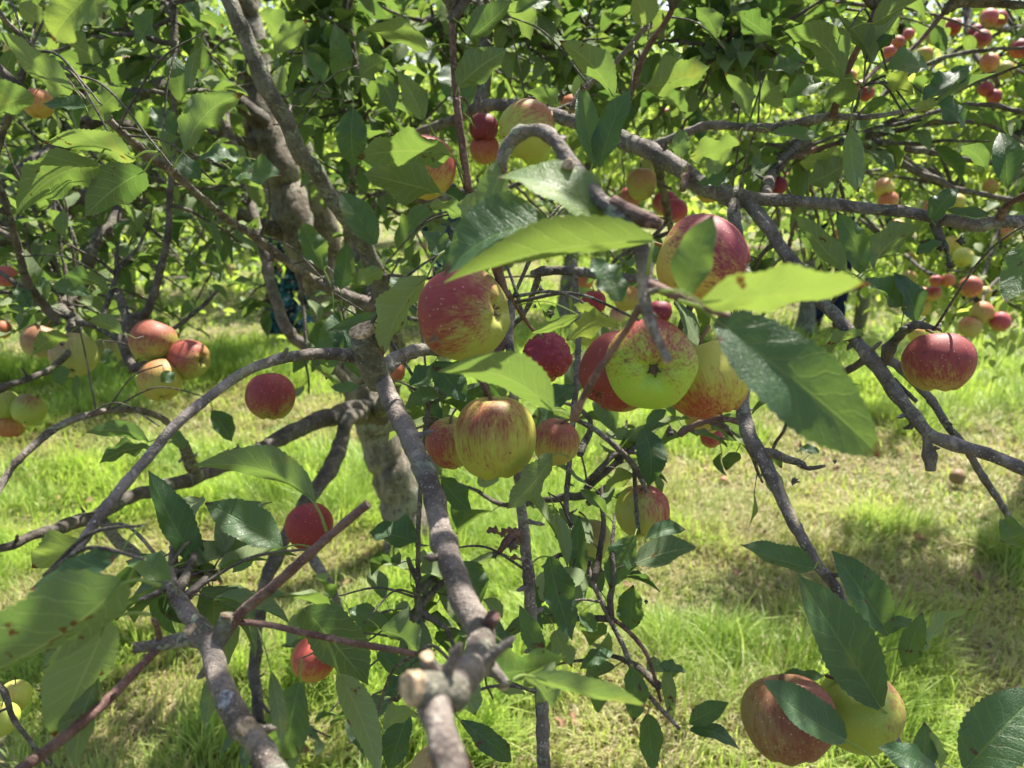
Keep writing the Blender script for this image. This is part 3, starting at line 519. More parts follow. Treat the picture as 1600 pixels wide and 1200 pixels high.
# base x, base y, tip x, tip y, apparent width (px), depth, side shown (t upper, u under), extras
LV = [
 (150,254,27,330,72,.82,'u'),(225,268,130,332,68,.85,'u'),(208,248,72,214,40,.80,'u'),(142,184,196,138,44,.9,'u'),(132,168,68,160,24,.85,'t'),
 (290,236,374,140,50,.95,'u',{'fold':.5}),(266,248,246,206,30,1.0,'u'),(313,279,268,243,30,.98,'t'),(374,250,308,245,22,1.1,'t'),(362,266,442,272,42,1.1,'t'),
 (272,88,284,162,34,1.1,'t'),(272,212,236,165,34,1.15,'t'),(314,74,294,142,20,1.0,'u'),(240,16,210,68,28,1.1,'t'),(150,-14,78,62,62,.5,'t',{'yel':.5,'curl':.2}),
 (112,140,-4,52,48,.82,'u'),(52,150,-18,170,50,.9,'u'),(30,8,78,48,36,1.0,'u',{'yel':.4}),(138,-12,160,44,40,1.,'u',{'yel':.3}),(100,60,160,95,34,1.1,'u'),
 (704,242,558,238,60,.84,'u',{'fold':.12,'stalk':(724,272)}),(688,301,568,270,50,.84,'u',{'fold':.12,'stalk':(726,326)}),(552,170,552,262,48,1.2,'t'),(564,120,606,92,36,1.1,'u'),(668,78,568,44,36,.95,'u',{'curl':.2}),
 (716,134,790,76,50,.9,'u',{'stalk':(712,150)}),(733,60,797,-2,42,.9,'u',{'stalk':(708,28)}),(724,176,698,95,58,1.05,'t'),(661,186,622,112,38,1.1,'u'),(587,382,532,296,46,1.15,'t'),
 (622,391,672,316,36,1.2,'t'),(530,132,520,34,38,1.5,'t'),(506,422,468,346,38,1.3,'t'),(532,452,542,380,34,1.25,'t'),(667,432,596,556,54,.72,'u',{'yel':.25,'fold':.35}),
 (522,490,506,592,38,1.0,'t'),(598,491,512,512,20,.95,'t'),(536,505,560,590,44,1.0,'t'),(598,560,538,520,30,.9,'t'),(560,604,516,604,16,1.0,'t'),
 (686,619,628,636,34,.95,'t',{'curl':.25}),(678,566,726,628,46,.9,'t'),(640,600,700,570,30,.95,'t'),(690,655,646,606,28,1.,'t'),
 (1020,376,692,428,62,.415,'u',{'yel':.35,'curl':.12,'fold':.25,'stalk':(1012,430)}),(948,352,780,264,74,.45,'t',{'yel':.55,'fold':.15}),(786,258,738,350,48,.5,'u',{'stalk':(800,235)}),(1072,462,1112,334,62,.40,'t',{'fold':.4,'stalk':(1075,470),'pale':1}),
 (1098,472,1358,444,66,.35,'u',{'yel':.35,'fold':.12,'curl':.05,'stalk':(1030,455)}),(1118,500,1392,706,118,.41,'t',{'fold':.15,'curl':.18,'stalk':(1060,470),'brown':1}),(972,470,922,402,44,.45,'t'),(862,640,690,566,62,.47,'u',{'stalk':(897,655),'fold':.15}),
 (966,508,884,528,34,.6,'u',{'yel':.8}),(905,492,828,520,16,.62,'u',{'pale':1}),(800,300,760,350,40,.52,'u'),(930,495,895,475,18,.6,'u',{'yel':.6}),
 (926,256,906,130,36,.85,'t'),(937,262,984,138,42,.85,'t'),(958,150,877,60,44,1.05,'u'),(1010,138,1106,100,46,1.1,'u',{'yel':.2,'stalk':(988,155)}),(1012,38,992,-14,46,1.0,'u',{'yel':.4}),
 (872,162,826,142,28,1.2,'u'),(1064,246,1062,198,28,1.1,'u'),(1078,245,1160,222,32,1.05,'u',{'stalk':(1072,268)}),(1146,222,1106,276,36,1.1,'u'),(1140,280,1090,288,18,1.1,'t'),
 (1166,180,1135,114,26,1.15,'u'),(1317,122,1232,44,58,.95,'u',{'fold':.2}),(1362,98,1312,28,32,.95,'u'),(1360,72,1410,14,34,.95,'u'),(1364,36,1448,-10,44,.9,'u'),
 (1368,84,1392,52,30,.95,'t'),(1385,108,1461,115,34,.95,'t',{'yel':.25,'fold':.4}),(1385,118,1428,146,30,.98,'u',{'yel':.6}),(1443,158,1518,102,32,.95,'t',{'fold':.4}),(1465,160,1554,114,20,.95,'u',{'fold':.5}),
 (1428,176,1466,164,20,.95,'u',{'yel':.6}),(1466,162,1512,196,28,.95,'t'),(1338,155,1288,154,38,1.0,'u'),(1284,128,1224,150,32,1.05,'t'),(1206,208,1284,210,20,1.0,'t'),
 (1328,200,1338,304,34,1.0,'u',{'fold':.35}),(1264,286,1326,248,42,1.1,'u'),(1318,270,1250,248,40,1.1,'u',{'yel':.3}),(1542,262,1500,228,28,.9,'u'),(1572,290,1560,204,42,.88,'t'),
 (1456,346,1494,290,32,1.0,'t',{'stalk':(1462,352)}),(1546,334,1478,328,16,1.0,'t'),(1320,422,1240,334,36,.98,'u',{'fold':.4}),(1346,426,1312,327,40,1.0,'t'),(1364,420,1432,352,42,1.0,'u'),
 (1606,376,1568,470,50,.75,'t'),(1432,398,1474,376,18,1.0,'t'),(1414,482,1352,436,36,.95,'t'),(1430,502,1398,426,38,.95,'t',{'stalk':(1428,515)}),(1350,523,1282,540,20,1.0,'u'),
 (1280,706,1246,704,14,.88,'t'),(1606,832,1564,846,48,.9,'t'),(1272,888,1158,848,40,.80,'t'),(1388,992,1300,862,60,.78,'t',{'fold':.2}),(1376,1106,1247,898,92,.70,'t',{'fold':.15}),
 (1413,1042,1442,958,36,.80,'t',{'stalk':(1393,1070)}),(1446,1016,1514,948,22,.80,'u',{'pale':.6}),(1372,985,1428,968,22,.82,'t'),(1285,1056,1204,1060,24,.72,'t'),(1321,1156,1190,1060,62,.64,'t',{'fold':.15,'stalk':(1385,1215)}),
 (1508,1202,1624,1068,96,.60,'t',{'fold':.15}),(1462,1200,1374,1164,36,.55,'t'),(1440,1200,1446,1128,36,.62,'t'),(1470,1200,1455,1140,16,.62,'u',{'pale':1}),(858,870,893,1002,50,.82,'t',{'fold':.35}),
 (905,905,908,806,32,.92,'t',{'fold':.4}),(992,836,953,920,44,.92,'t'),(984,984,990,914,44,.92,'t'),(846,1022,812,946,34,.75,'t'),(957,1020,906,1043,24,.9,'t'),
 (985,1042,992,1128,38,.88,'t'),(1012,1116,1025,1208,38,.88,'t'),(1078,1130,1138,1098,32,.88,'t'),(1078,1140,1158,1166,24,.88,'t'),(1030,1040,1075,1050,20,.9,'t'),
 (1042,1045,1052,1128,22,.9,'u'),(770,1050,882,1018,44,.5,'u'),(822,1056,868,1112,52,.48,'u'),(832,1056,1012,1100,34,.45,'u',{'fold':.2}),(868,800,888,886,22,.9,'u',{'pale':.4}),
 (868,985,896,1042,36,.88,'u'),(1010,842,1072,824,24,.95,'t'),(1005,670,1012,760,46,.98,'t'),(1040,640,1010,665,20,1.0,'t'),(864,710,788,792,40,.72,'u',{'stalk':(890,715)}),
 (858,636,898,602,34,.95,'t'),(862,640,828,672,30,.95,'t'),(1118,655,1160,690,36,1.,'u'),(990,742,942,768,26,1.0,'u',{'yel':.5}),(690,748,738,798,38,1.0,'t'),
 (651,846,576,832,46,.97,'t'),(718,878,752,944,44,.85,'t'),(475,950,572,1070,78,.62,'u',{'fold':.18,'stalk':(452,985)}),(530,1055,600,1208,50,.60,'u',{'fold':.3,'stalk':(505,992)}),(545,952,612,980,34,.95,'t'),
 (595,985,658,1022,42,.85,'u'),(590,1020,640,1058,30,.9,'t'),(468,1066,440,1194,66,1.0,'t'),(424,1050,440,1168,24,.56,'u',{'stalk':(402,980)}),(540,1128,600,1180,40,.85,'t'),
 (640,1110,606,1204,46,.8,'t'),(600,1140,655,1112,28,.7,'u',{'pale':.6}),(720,1126,806,1190,36,.75,'t'),(722,1060,742,1118,46,.55,'u'),(312,888,234,734,54,.68,'t',{'fold':.35}),
 (440,856,318,788,58,.66,'t'),(492,786,314,712,46,.60,'u',{'stalk':(510,830),'fold':.3}),(192,910,-60,1060,108,.43,'u',{'fold':.2,'stalk':(250,915)}),(196,915,62,1030,74,.47,'u',{'fold':.25}),(166,972,84,1148,84,.50,'u',{'fold':.2,'stalk':(235,960)}),
 (152,1060,118,1198,52,.52,'u',{'fold':.3}),(186,866,44,922,42,.48,'t'),(266,905,196,874,40,.6,'t'),(132,842,52,886,48,.7,'u',{'yel':.4}),(272,896,352,908,40,.68,'u',{'stalk':(255,950)}),
 (332,1058,322,1138,28,.62,'u'),(332,642,362,690,32,1.3,'t'),(400,852,364,896,28,1.,'t'),(232,690,138,668,24,1.0,'u'),(236,700,154,718,24,1.0,'u'),
 (262,676,290,702,22,1.2,'t'),(170,452,100,428,26,1.3,'u'),(84,445,144,462,26,1.4,'t'),(190,522,138,498,24,1.3,'u'),(106,525,52,552,28,1.3,'u',{'yel':.3}),
 (98,572,96,602,26,1.4,'t'),(120,586,122,628,13,1.4,'t'),(26,450,48,482,26,1.3,'t'),(165,545,178,575,22,1.35,'t'),(256,580,268,598,22,1.3,'t'),
 (0,150,24,70,30,1.1,'u'),(640,60,690,105,34,1.4,'t'),(590,120,618,175,34,1.4,'u'),(790,10,835,62,34,1.3,'u'),(720,400,690,440,30,.8,'t'),
 (806,20,860,0,30,1.2,'t'),(405,20,452,58,36,1.4,'u'),(430,80,480,30,34,1.3,'u'),(505,130,475,80,30,1.4,'t'),(420,160,395,110,28,1.5,'u'),
 (1205,60,1150,20,36,1.2,'u'),(1120,60,1090,10,34,1.2,'u'),(1210,110,1262,90,30,1.2,'t'),(1180,130,1225,170,32,1.25,'u'),(1030,150,1075,175,28,1.3,'u'),
 (250,935,288,975,30,.7,'t'),(320,870,300,925,34,.72,'u'),(245,870,215,900,34,.66,'t'),(600,1085,650,1065,30,.8,'t'),(905,960,935,985,26,.9,'t'),
]
LV += [(862,352,688,424,84,.46,'t',{'brown':1,'fold':.1,'curl':.2,'stalk':(905,345)}),(700,416,660,360,38,.75,'t'),(747,378,702,348,34,.7,'t'),(724,339,668,320,22,.8,'u',{'stalk':(735,352)}),
 (745,300,728,352,26,.7,'u',{'yel':.2}),(640,470,612,430,30,1.0,'t'),(725,330,700,290,24,1.0,'t'),(560,445,600,420,28,1.4,'u')]
LV.sort(key=lambda e: -math.hypot(e[0]-e[2], e[1]-e[3])*e[4])
rest_leaf = []; rest_uv = []; rest_q = []; rest_t = []; rest_rnd = []; rest_yel = []; rest_n = 0; rest_mi = []
for k, e in enumerate(LV):
    bx, by, tx, ty, wd, Z, sdn = e[:7]; ex = e[7] if len(e) > 7 else {}
    rg = random.Random(1000+int(bx)*7+int(by))
    Lp = math.hypot(bx-tx, by-ty); dz = rg.uniform(-.30, .30)*Lp*Z/FPX if Lp < 200 else rg.uniform(-.06, .06)*Lp*Z/FPX
    b = P(bx, by, Z); tip = P(tx, ty, Z+dz); mid = (b+tip)/2; v = TO_CAM(mid); ax = unit(tip-b)
    n0 = unit(v-ax*np.dot(v, ax)); n0 = n0 if sdn == 't' else -n0; up = np.array([0, 0, 1.]); s = np.cross(ax, n0)
    roll = math.atan2(np.dot(up, s), max(.35, np.dot(up, n0)+.9))+rg.uniform(-.25, .25)
    roll = max(-.95, min(.95, roll)); n = n0*math.cos(roll)+s*math.sin(roll)
    fold = ex.get('fold', rg.uniform(.15, .5))+(.12 if Lp > 150 else 0)
    W = wd*Z/FPX/(math.cos(roll)*math.cos(fold*.7))
    st = ex.get('stalk')
    if st is not None: sp = P(st[0], st[1], Z)
    else:
        d = np.linalg.norm(BPA[:, :3]-b, axis=1); i = int(np.argmin(d))
        if d[i] < .07: sp = BPA[i, :3]
        else:
            dirb = unit(-ax+np.array([rg.uniform(-.4, .4), rg.uniform(-.2, .5), rg.uniform(.0, .5)])); sp = b+dirb*min(.03, .3*Lp*Z/FPX+.004)
            if d[i] < .20:      # a side twig carries the stalk out from the bough
                q0 = BPA[i, :3]; c1 = (q0+sp)/2+np.array([0, 0, .15*d[i]]); qq, rr = catmull(np.array([q0, c1, sp]), np.array([.0016, .0013, .0010]), .008)
                TW = globals().setdefault('TWB', Bag()); TW.add(*tube(qq, rr, 6, .1, 250, knob=.2, seed=k))
    V, UV, Q, T, nq = blade(b, tip, n, W, fold, ex.get('curl', rg.uniform(-.15, .32)), rg.uniform(.10, .32)*(.35 if Lp > 150 else 1), rg, stalk=sp, roll_edge=rg.uniform(-.15, .25), twist=rg.uniform(-.5, .5),
                            nt_=34 if Lp*wd > 4000 else 24, ns=10 if Lp*wd > 4000 else 8)
    rnd = (.66 if ex.get('brown') else rg.random()) if not ex.get('pale') else .95; yel = ex.get('yel', max(0, rg.uniform(-.25, .18))) 
    mi = np.concatenate([np.zeros(nq), np.ones(len(Q)-nq+len(T))]).astype(int)
    if k < 100:
        me = np_mesh('leaf', V-b, [Q, T], UV, {'rnd': ('FLOAT', np.full(len(V), rnd)), 'yel': ('FLOAT', np.full(len(V), yel))}, matidx=mi)
        o = link_mesh('leaf', me, [M['leaf'], M['petiole']], tree, loc=b-ROOT)
    else:
        rest_leaf.append(V); rest_uv.append(UV); rest_q.append(Q+rest_n); rest_t.append(T+rest_n); rest_n += len(V)
        rest_rnd.append(np.full(len(V), rnd)); rest_yel.append(np.full(len(V), yel)); rest_mi.append((nq, len(Q)-nq, len(T)))
# ---- vectorised leaf clouds
def leaf_template(rows, cols, fold=.3, curl=.12):
    ts = np.array(rows); cs = np.linspace(-1, 1, cols); V = []; UV = []
    for t in ts:
        tt = min(max(t, .02), .98); w = .5*math.sin(math.pi*tt**.82)**.75
        if tt > .85: w *= 1-.3*(tt-.85)/.15
        for s in cs:
            V.append((w*s*math.cos(fold*abs(s)), t, w*abs(s)*math.sin(fold)*1. + curl*2*t*(1-t)-curl*.4*t**3)); UV.append(((s+1)/2, t))
    Q = [[i*cols+j, i*cols+j+1, (i+1)*cols+j+1, (i+1)*cols+j] for i in range(len(ts)-1) for j in range(cols-1)]
    return np.array(V), np.array(UV), np.array(Q)
LT_MID = leaf_template([0, .12, .3, .5, .7, .88, 1], 5, .35, .16)
LT_FAR = leaf_template([0, .22, .6, 1], 3, .3, .12)
def leaf_cloud(B, AX, NR, L, W, tmpl, wave=.0):
    """arrays of bases, axes, normals; returns V, UV, Q"""
    TV, TUV, TQ = tmpl; n = len(B)
    AX = AX/np.linalg.norm(AX, axis=1)[:, None]; NR = NR-AX*np.sum(NR*AX, 1)[:, None]; NR = NR/(np.linalg.norm(NR, axis=1)[:, None]+1e-9)
    S = np.cross(AX, NR)
    tv = np.repeat(TV[None], n, 0).copy()
    fo = RNG.uniform(.2, 1.9, n)[:, None]; cu = RNG.uniform(-.6, 1.8, n)[:, None]
    zf = tv[:, :, 2]; tv[:, :, 2] = zf*fo*.6+zf*cu*.4
    if wave: tv[:, :, 2] += wave*np.abs(tv[:, :, 0])*np.sin(tv[:, :, 1]*9+RNG.uniform(0, 6.28, n)[:, None])
    V = B[:, None]+S[:, None]*(tv[:, :, 0:1]*W[:, None, None])+AX[:, None]*(tv[:, :, 1:2]*L[:, None, None])+NR[:, None]*(tv[:, :, 2:3]*L[:, None, None])
    Q = (TQ[None]+(np.arange(n)*len(TV))[:, None, None]).reshape(-1, 4)[:, ::-1]
    return V.reshape(-1, 3), np.tile(TUV, (n, 1)), Q
def rnd_unit(n):
    v = RNG.normal(size=(n, 3)); return v/np.linalg.norm(v, axis=1)[:, None]
# ---- leafy twigs growing from the boughs of the near tree
TWB = globals().get('TWB', Bag())
LB = []; LA = []; LN = []; LL = []
HS = []
for h in HERO:
    for (a, b, c, d), (a2, b2, c2, d2) in zip(h[:-1], h[1:]):
        if d*c < 8.5: continue
        k = max(1, int(math.hypot(a-a2, b-b2)/15))
        for i in range(k): f = i/k; HS.append((a+(a2-a)*f, b+(b2-b)*f, c+(c2-c)*f, d*1.0+7))
for x, y, r_, Z in [(726,492,74,.62),(1019,571,70,.64),(966,580,60,.7),(1106,594,66,.69),(1098,408,70,.66),(773,684,60,.74),(706,692,40,.84),(868,691,36,.9),(1466,566,50,.86),(422,620,36,1.15),(483,823,34,1.),(240,534,36,1.38),(296,561,32,1.38),(250,594,34,1.36),(115,555,34,1.5),(62,533,24,1.6),(44,640,24,1.6),(6,632,24,1.6),
                    (662,262,46,.98),(756,200,26,1.45),(757,233,26,1.47),(823,202,44,1.05),(836,232,28,1.12),(1002,798,40,1.03),(1216,290,18,1.45),(1001,288,26,1.8),(1017,268,24,1.85),(1040,318,24,1.8),(1054,330,24,1.75),(60,162,22,1.25),(1550,28,28,2.7),(1534,61,18,2.6),(1546,98,18,2.6),(1545,145,22,2.6),(1592,80,18,2.6),(460,450,40,7.),(412,200,34,2.8),(425,245,34,2.8),(440,290,34,2.8),(460,345,34,2.9),(480,395,30,2.9),(398,140,30,2.8),(590,690,40,3.1),(605,730,40,3.1),(620,780,36,3.1),(596,660,36,3.),(569,525,26,.72),(489,1030,40,1.15),(1002,798,56,1.03)]: HS.append((x, y, Z, r_))
HS = np.array(HS)
def topix(p):
    d = np.asarray(p)-C0; z = d@CF; return 800+(d@CR)/z*FPX, 600-(d@CU)/z*FPX, z
def covers(p, m=0.):
    x, y, z = topix(p)
    if z < .1 or not (-50 < x < 1650 and -50 < y < 1250): return False
    return bool(np.any((np.hypot(HS[:, 0]-x, HS[:, 1]-y) < HS[:, 3]+m) & (HS[:, 2] > z-.02)))
def grow_twig(tgt, nleaf=8, maxd=1.2, lsz=1.0):
    d = np.linalg.norm(BPA[:, :3]-tgt, axis=1); i = int(np.argmin(d+RNG.uniform(0, .12, len(d))))
    if d[i] > maxd: return
    s = BPA[i, :3]; e = tgt; D = e-s; ln = np.linalg.norm(D)
    if any(covers(s+D*f) for f in (.4, .6, .8, 1.)) and RNG.random() < .85: return
    if ln < .05: D = rnd_unit(1)[0]*.12; e = s+D; ln = .12
    side = rnd_unit(1)[0]*ln*.14; k1 = s+D*.35+side+np.array([0, 0, .06*ln]); k2 = s+D*.7+side*.6+np.array([0, 0, .05*ln])
    q, r = catmull(np.array([s, k1, k2, e]), np.array([.0042, .0030, .0022, .0013])*(1+min(ln, 1)*.8), .012)
    for k in range(len(q)): q[k] = q[k]+np.array(mnoise.noise_vector(Vector(q[k]*30)))*.004
    TWB.add(*tube(q, r, 6, .1, 200, knob=.22, seed=i))
    n = len(q); T = np.gradient(q, axis=0); T /= np.linalg.norm(T, axis=1)[:, None]+1e-9
    st = max(0, int(n*(1-.32/max(ln, .32)))) if ln > .4 else int(n*.1)
    for k in range(nleaf):
        f = (k+.5)/nleaf; j = min(n-1, int(st+(n-1-st)*f)); 
        a = k*2.4+RNG.uniform(0, .7); t = T[j]; u = unit(np.cross(t, [.1, .2, 1])); v = np.cross(t, u); rad = u*math.cos(a)+v*math.sin(a)
        axd = unit(rad*RNG.uniform(.7, 1.2)+t*RNG.uniform(.3, .9)+np.array([0, 0, RNG.uniform(-.75, .1)]))
        pb = q[j]+axd*RNG.uniform(.012, .028)
        if covers(pb+axd*.03, 4): continue
        TWB.add(*tube(np.array([q[j], (q[j]+pb)/2+np.array([0, 0, .002]), pb+axd*.004]), np.array([.0009, .0007, .0006]), 4, 0))
        LB.append(pb); LA.append(axd); LN.append(unit(np.array([0, 0, 1.])+rnd_unit(1)[0]*.65+sunv*.3)); LL.append(RNG.uniform(.045, .085)*lsz*(1 if f < .8 else .75))
sunv = np.array(sundir)
REG = [ # px0, px1, py0, py1, Z0, Z1, twigs, leaves
 (-60, 560, -60, 210, 1.5, 2.8, 125, 10), (-60, 560, 190, 340, 1.55, 2.7, 50, 9), (400, 900, -60, 180, 1.5, 2.7, 70, 10), (540, 760, 160, 330, 1.7, 2.8, 14, 7), (840, 1260, -60, 200, 1.4, 2.6, 66, 10),
 (900, 1330, 180, 300, 1.4, 2.4, 16, 7), (1240, 1660, -60, 130, 1.3, 2.0, 16, 8), (-40, 400, 320, 470, 1.6, 2.7, 28, 8), (330, 620, 330, 430, 1.9, 2.8, 3, 5), (500, 740, 380, 440, 1.9, 2.6, 3, 5),
 (1300, 1560, 190, 260, 1.2, 1.5, 3, 6),(0,200,440,540,1.5,1.9,6,5),(60,560,400,540,1.9,3.0,30,6),(600,1000,390,470,1.5,2.6,14,6),(640,1000,560,680,1.1,1.6,7,5),(470,560,580,640,1.0,1.5,4,6),(640,700,560,650,1.0,1.6,4,6),(820,960,880,1080,.88,1.1,5,5),(560,780,900,1130,.9,1.3,6,6),(380,520,930,1180,1.0,1.7,6,6),(180,340,830,950,.66,.85,4,5),(990,1080,600,720,1.0,1.4,3,5),(600,700,640,760,1.2,1.8,4,5),(1100,1200,640,760,1.0,1.4,3,4),(480,640,380,500,1.3,1.8,5,6),(1030,1200,440,500,.9,1.3,3,5),(1160,1330,340,470,1.6,2.6,8,5),
 (-700, -80, -200, 700, 1.0, 2.6, 30, 8), (1680, 2300, -300, 500, 1.0, 1.8, 9, 8),
 (-500, 2200, -1500, -70, .8, 2.0, 70, 8)]  # last row: canopy above the frame, added for its shade
for k in range(150): grow_twig(np.array([RNG.uniform(-.55, 1.7), RNG.uniform(.75, 2.0), RNG.uniform(2.05, 2.6)]), 9)  # dense unseen twigs added towards the sun to shade the foreground
for x0, x1, y0, y1, z0, z1, n, nl in REG:
    for k in range(n): grow_twig(P(RNG.uniform(x0, x1), RNG.uniform(y0, y1), RNG.uniform(z0, z1)), nl)
LB, LA, LN, LL = map(np.array, (LB, LA, LN, LL))
V, UV, Q = leaf_cloud(LB, LA, LN, LL, LL*RNG.uniform(.5, .66, len(LL)), LT_MID, .12)
nv = len(LT_MID[0]); rr = np.repeat(RNG.random(len(LL)), nv); yy = np.repeat(np.maximum(0, RNG.uniform(-.6, .35, len(LL))), nv)
nclq = len(Q); off = len(V)
AV = np.vstack([V]+rest_leaf); AUV = np.vstack([UV]+rest_uv); AQ = np.vstack([Q]+[q+off for q in rest_q]); AT = np.vstack([t+off for t in rest_t])
mi = np.concatenate([np.zeros(nclq)]+[np.concatenate([np.zeros(a), np.ones(b)]) for a, b, c in rest_mi]+[np.ones(len(AT))])
me = np_mesh('foliage', AV-ROOT, [AQ, AT], AUV, {'rnd': ('FLOAT', np.concatenate([rr]+rest_rnd)), 'yel': ('FLOAT', np.concatenate([yy]+rest_yel))}, matidx=mi)
set_tag(link_mesh('foliage', me, [M['leaf'], M['petiole']], tree), kind='stuff')
set_tag(link_mesh('twigs', TWB.mesh('twigs', ROOT), M['dark'], tree), kind='stuff')
print('near leaves', len(LL), 'verts', len(AV))
# dried brown fruit clusters and withered leaves on the near tree
for (x, y, Z, s) in [(830,155,1.3,9),(1470,388,1.0,10),(1500,377,1.02,9),(1484,415,1.0,9),(1465,512,.9,10),(845,452,1.1,7),(862,490,1.1,8),(836,478,1.1,5),(1048,675,.98,10),(800,850,.77,13),(775,865,.77,8),(372,702,1.2,9),(352,708,1.2,8),(1240,752,.87,8),(1305,722,.85,5),(510,400+40,.9,8),(730,245,1.5,7),(878,150,1.3,10),(1040,230,1.2,9),(1010,940,.9,5)]:
    bag = Bag(); rg = random.Random(int(x*y)); c = P(x, y, Z); s_ = s*Z/FPX
    for k in range(11):
        d = unit([rg.gauss(0, 1), rg.gauss(0, 1), rg.gauss(0, 1)]); m = np.linspace(0, 1, 4)
        bag.add(*tube(c+np.outer(m*s_*rg.uniform(.6, 1.2), d), s_*np.array([.3, .36, .2, .06]), 5, .3, 400))
    link_mesh('dried_spur', bag.mesh('dried_spur', ROOT), M['dark'], tree)
# ------------------------------------------------------------------ apples
GRN, YEL, YGR, PAL, RUS = (.25,.35,.04), (.42,.36,.06), (.33,.37,.055), (.36,.36,.13), (.33,.24,.08)
RED, DRD, ORG, PNK = (.27,.030,.028), (.20,.010,.022), (.50,.14,.045), (.46,.09,.075)
def apple(x, y, d, Z, label, base=YGR, red=RED, blush=.5, cal=(0, -1, 0), bd=(0, .8, .5), flat=.98, russet=0., stem=None, group=None, shrivel=0., n=None, nlob=5, loc=None, cat='apple', tiny=False):
    """cal: direction of the calyx, bd: direction of the red cheek, both as (right, up, towards the camera)"""
    loc = P(x, y, Z) if loc is None else np.asarray(loc, float); R = d*Z/FPX/2; rg = random.Random(int(x*31+y*17+d))
    zax = -unit(c2w(cal)); xa = unit(np.cross([.3, .9, .1], zax)); ya = np.cross(zax, xa)
    bw = unit(c2w(bd)); bl = np.array([np.dot(bw, xa), np.dot(bw, ya), np.dot(bw, zax)])
    n1 = n or (46 if d > 60 else 28 if d > 35 else 16); n2 = n1*3//2; V = []; BL = []; SV = []; RU = []; BS = []
    ph0 = rg.uniform(0, 6.28); lob = rg.uniform(.006, .022); tilt = rg.uniform(-.05, .05); wid = rg.uniform(.05, .11); so_ = rg.uniform(0, 50)
    for i in range(n1+1):
        f = math.pi*(i/n1)
        f2 = f; si = math.sin(f2)
        for j in range(n2):
            th = 2*math.pi*j/n2
            r = R*(si**.88)*(1+wid*math.cos(f)*(.6))
            r *= 1+lob*math.cos(nlob*th+ph0)*(.4+.9*(i/n1))+tilt*math.cos(th)
            z = R*flat*math.cos(f2)
            rn = r/R
            z -= R*.42*math.exp(-(rn/.24)**2)*(1 if f < math.pi/2 else 0)
            z += R*.27*math.exp(-(rn/.26)**2)*(1 if f > math.pi/2 else 0)
            if f > math.pi/2: z += R*.04*math.cos(nlob*th+ph0)*math.exp(-((rn-.38)/.2)**2)
            v = Vector((r*math.cos(th), r*math.sin(th), z))
            q = mnoise.noise(v/R*1.3+Vector((so_, 0, 0)))*.035
            if shrivel: 
                nn = abs(mnoise.noise(v/R*1.9+Vector((9, so_, 0)))); n3 = abs(mnoise.noise(v/R*3.6+Vector((so_, 3, 0))))
                q += shrivel*(-.6*math.exp(-(nn*7)**2)-.45*math.exp(-(n3*6)**2)+.5*mnoise.noise(v/R*1.2))
            v = v*(1+q); V.append(v); u = unit(v) if v.length > 1e-9 else np.array([0, 0, 1.])
            g = float(np.dot(u, bl)); BL.append(min(1.4, max(-.5, .5+(g*.75)+(blush-.5)*1.5+.25*mnoise.noise(v/R*1.6+Vector((0, so_, 4))))))
            SV.append((math.cos(th)*5.5*(.25+.75*min(1, rn))+so_, math.sin(th)*5.5*(.25+.75*min(1, rn)), z/R*.9))
            RU.append(russet+.55*math.exp(-(rn/.30)**2)*(1 if f < math.pi/2 else .55)); BS.append((*base, 1))
    i, j = np.meshgrid(np.arange(n1), np.arange(n2), indexing='ij'); j2 = (j+1) % n2
    Q = np.stack([i*n2+j, (i+1)*n2+j, (i+1)*n2+j2, i*n2+j2], -1).reshape(-1, 4)
    nv_ = len(V)
    me = np_mesh('fruit', np.array(V), Q, attrs={'blush': ('FLOAT', BL), 'sv': ('FLOAT_VECTOR', SV), 'russet': ('FLOAT', RU),
                 'base': ('FLOAT_COLOR', BS), 'red': ('FLOAT_COLOR', [(*red, 1)]*nv_)})
    R3 = Matrix(((xa[0], ya[0], zax[0]), (xa[1], ya[1], zax[1]), (xa[2], ya[2], zax[2]))).to_4x4()
    M4 = Matrix.Translation(Vector(loc)) @ R3
    small = d < 28
    if small:
        o = link_mesh('apple', me, M['apple'], mat4=M4); return set_tag(o, label, cat, group)
    root = empty('apple', loc, label, cat, group); root.matrix_basis = M4
    link_mesh('fruit', me, M['apple'], root)
    bag = Bag(); zt = R*flat*.52
    if stem is None: tipv = Vector((rg.uniform(-.25, .25)*R, rg.uniform(-.25, .25)*R, R*flat*rg.uniform(1.15, 1.5)))
    else: tipv = M4.inverted() @ Vector(P(*stem))
    m = np.linspace(0, 1, 7)[:, None]; p0 = np.array([0, 0, zt-.1*R]); p1 = np.array([0, 0, R*flat*1.02]); p2 = np.array(tipv)
    cv = (1-m)**2*p0+2*m*(1-m)*p1+m*m*p2
    bag.add(*tube(cv, np.full(7, R*.032)*np.linspace(1., 1.5, 7), 7, .1, 300, round_end=True))
    link_mesh('stem', bag.mesh('stem'), M['stem'], root)
    bag = Bag(); zc = -R*flat*.70
    for k in range(5):
        a = k*1.2566+rg.uniform(-.1, .1); c, s = math.cos(a), math.sin(a); m = np.linspace(0, 1, 6)
        pts = np.stack([c*R*(.02+.12*np.sin(m*2.6)), s*R*(.02+.12*np.sin(m*2.6)), zc-R*.17*m], -1)
        bag.add(*tube(pts, R*.035*(1-.8*m), 5, .2, 500))
    a = np.linspace(0, 2*math.pi, 9)[:-1]
    bag.add(*tube(np.array([[0, 0, zc+.02*R], [0, 0, zc-.04*R], [0, 0, zc-.07*R]]), np.array([.12, .10, .03])*R, 8))
    link_mesh('calyx', bag.mesh('calyx'), M['calyx'], root)
    return root
NG = 'apples hanging on the near tree'
A = lambda *a, **k: apple(*a, group=NG, **k)
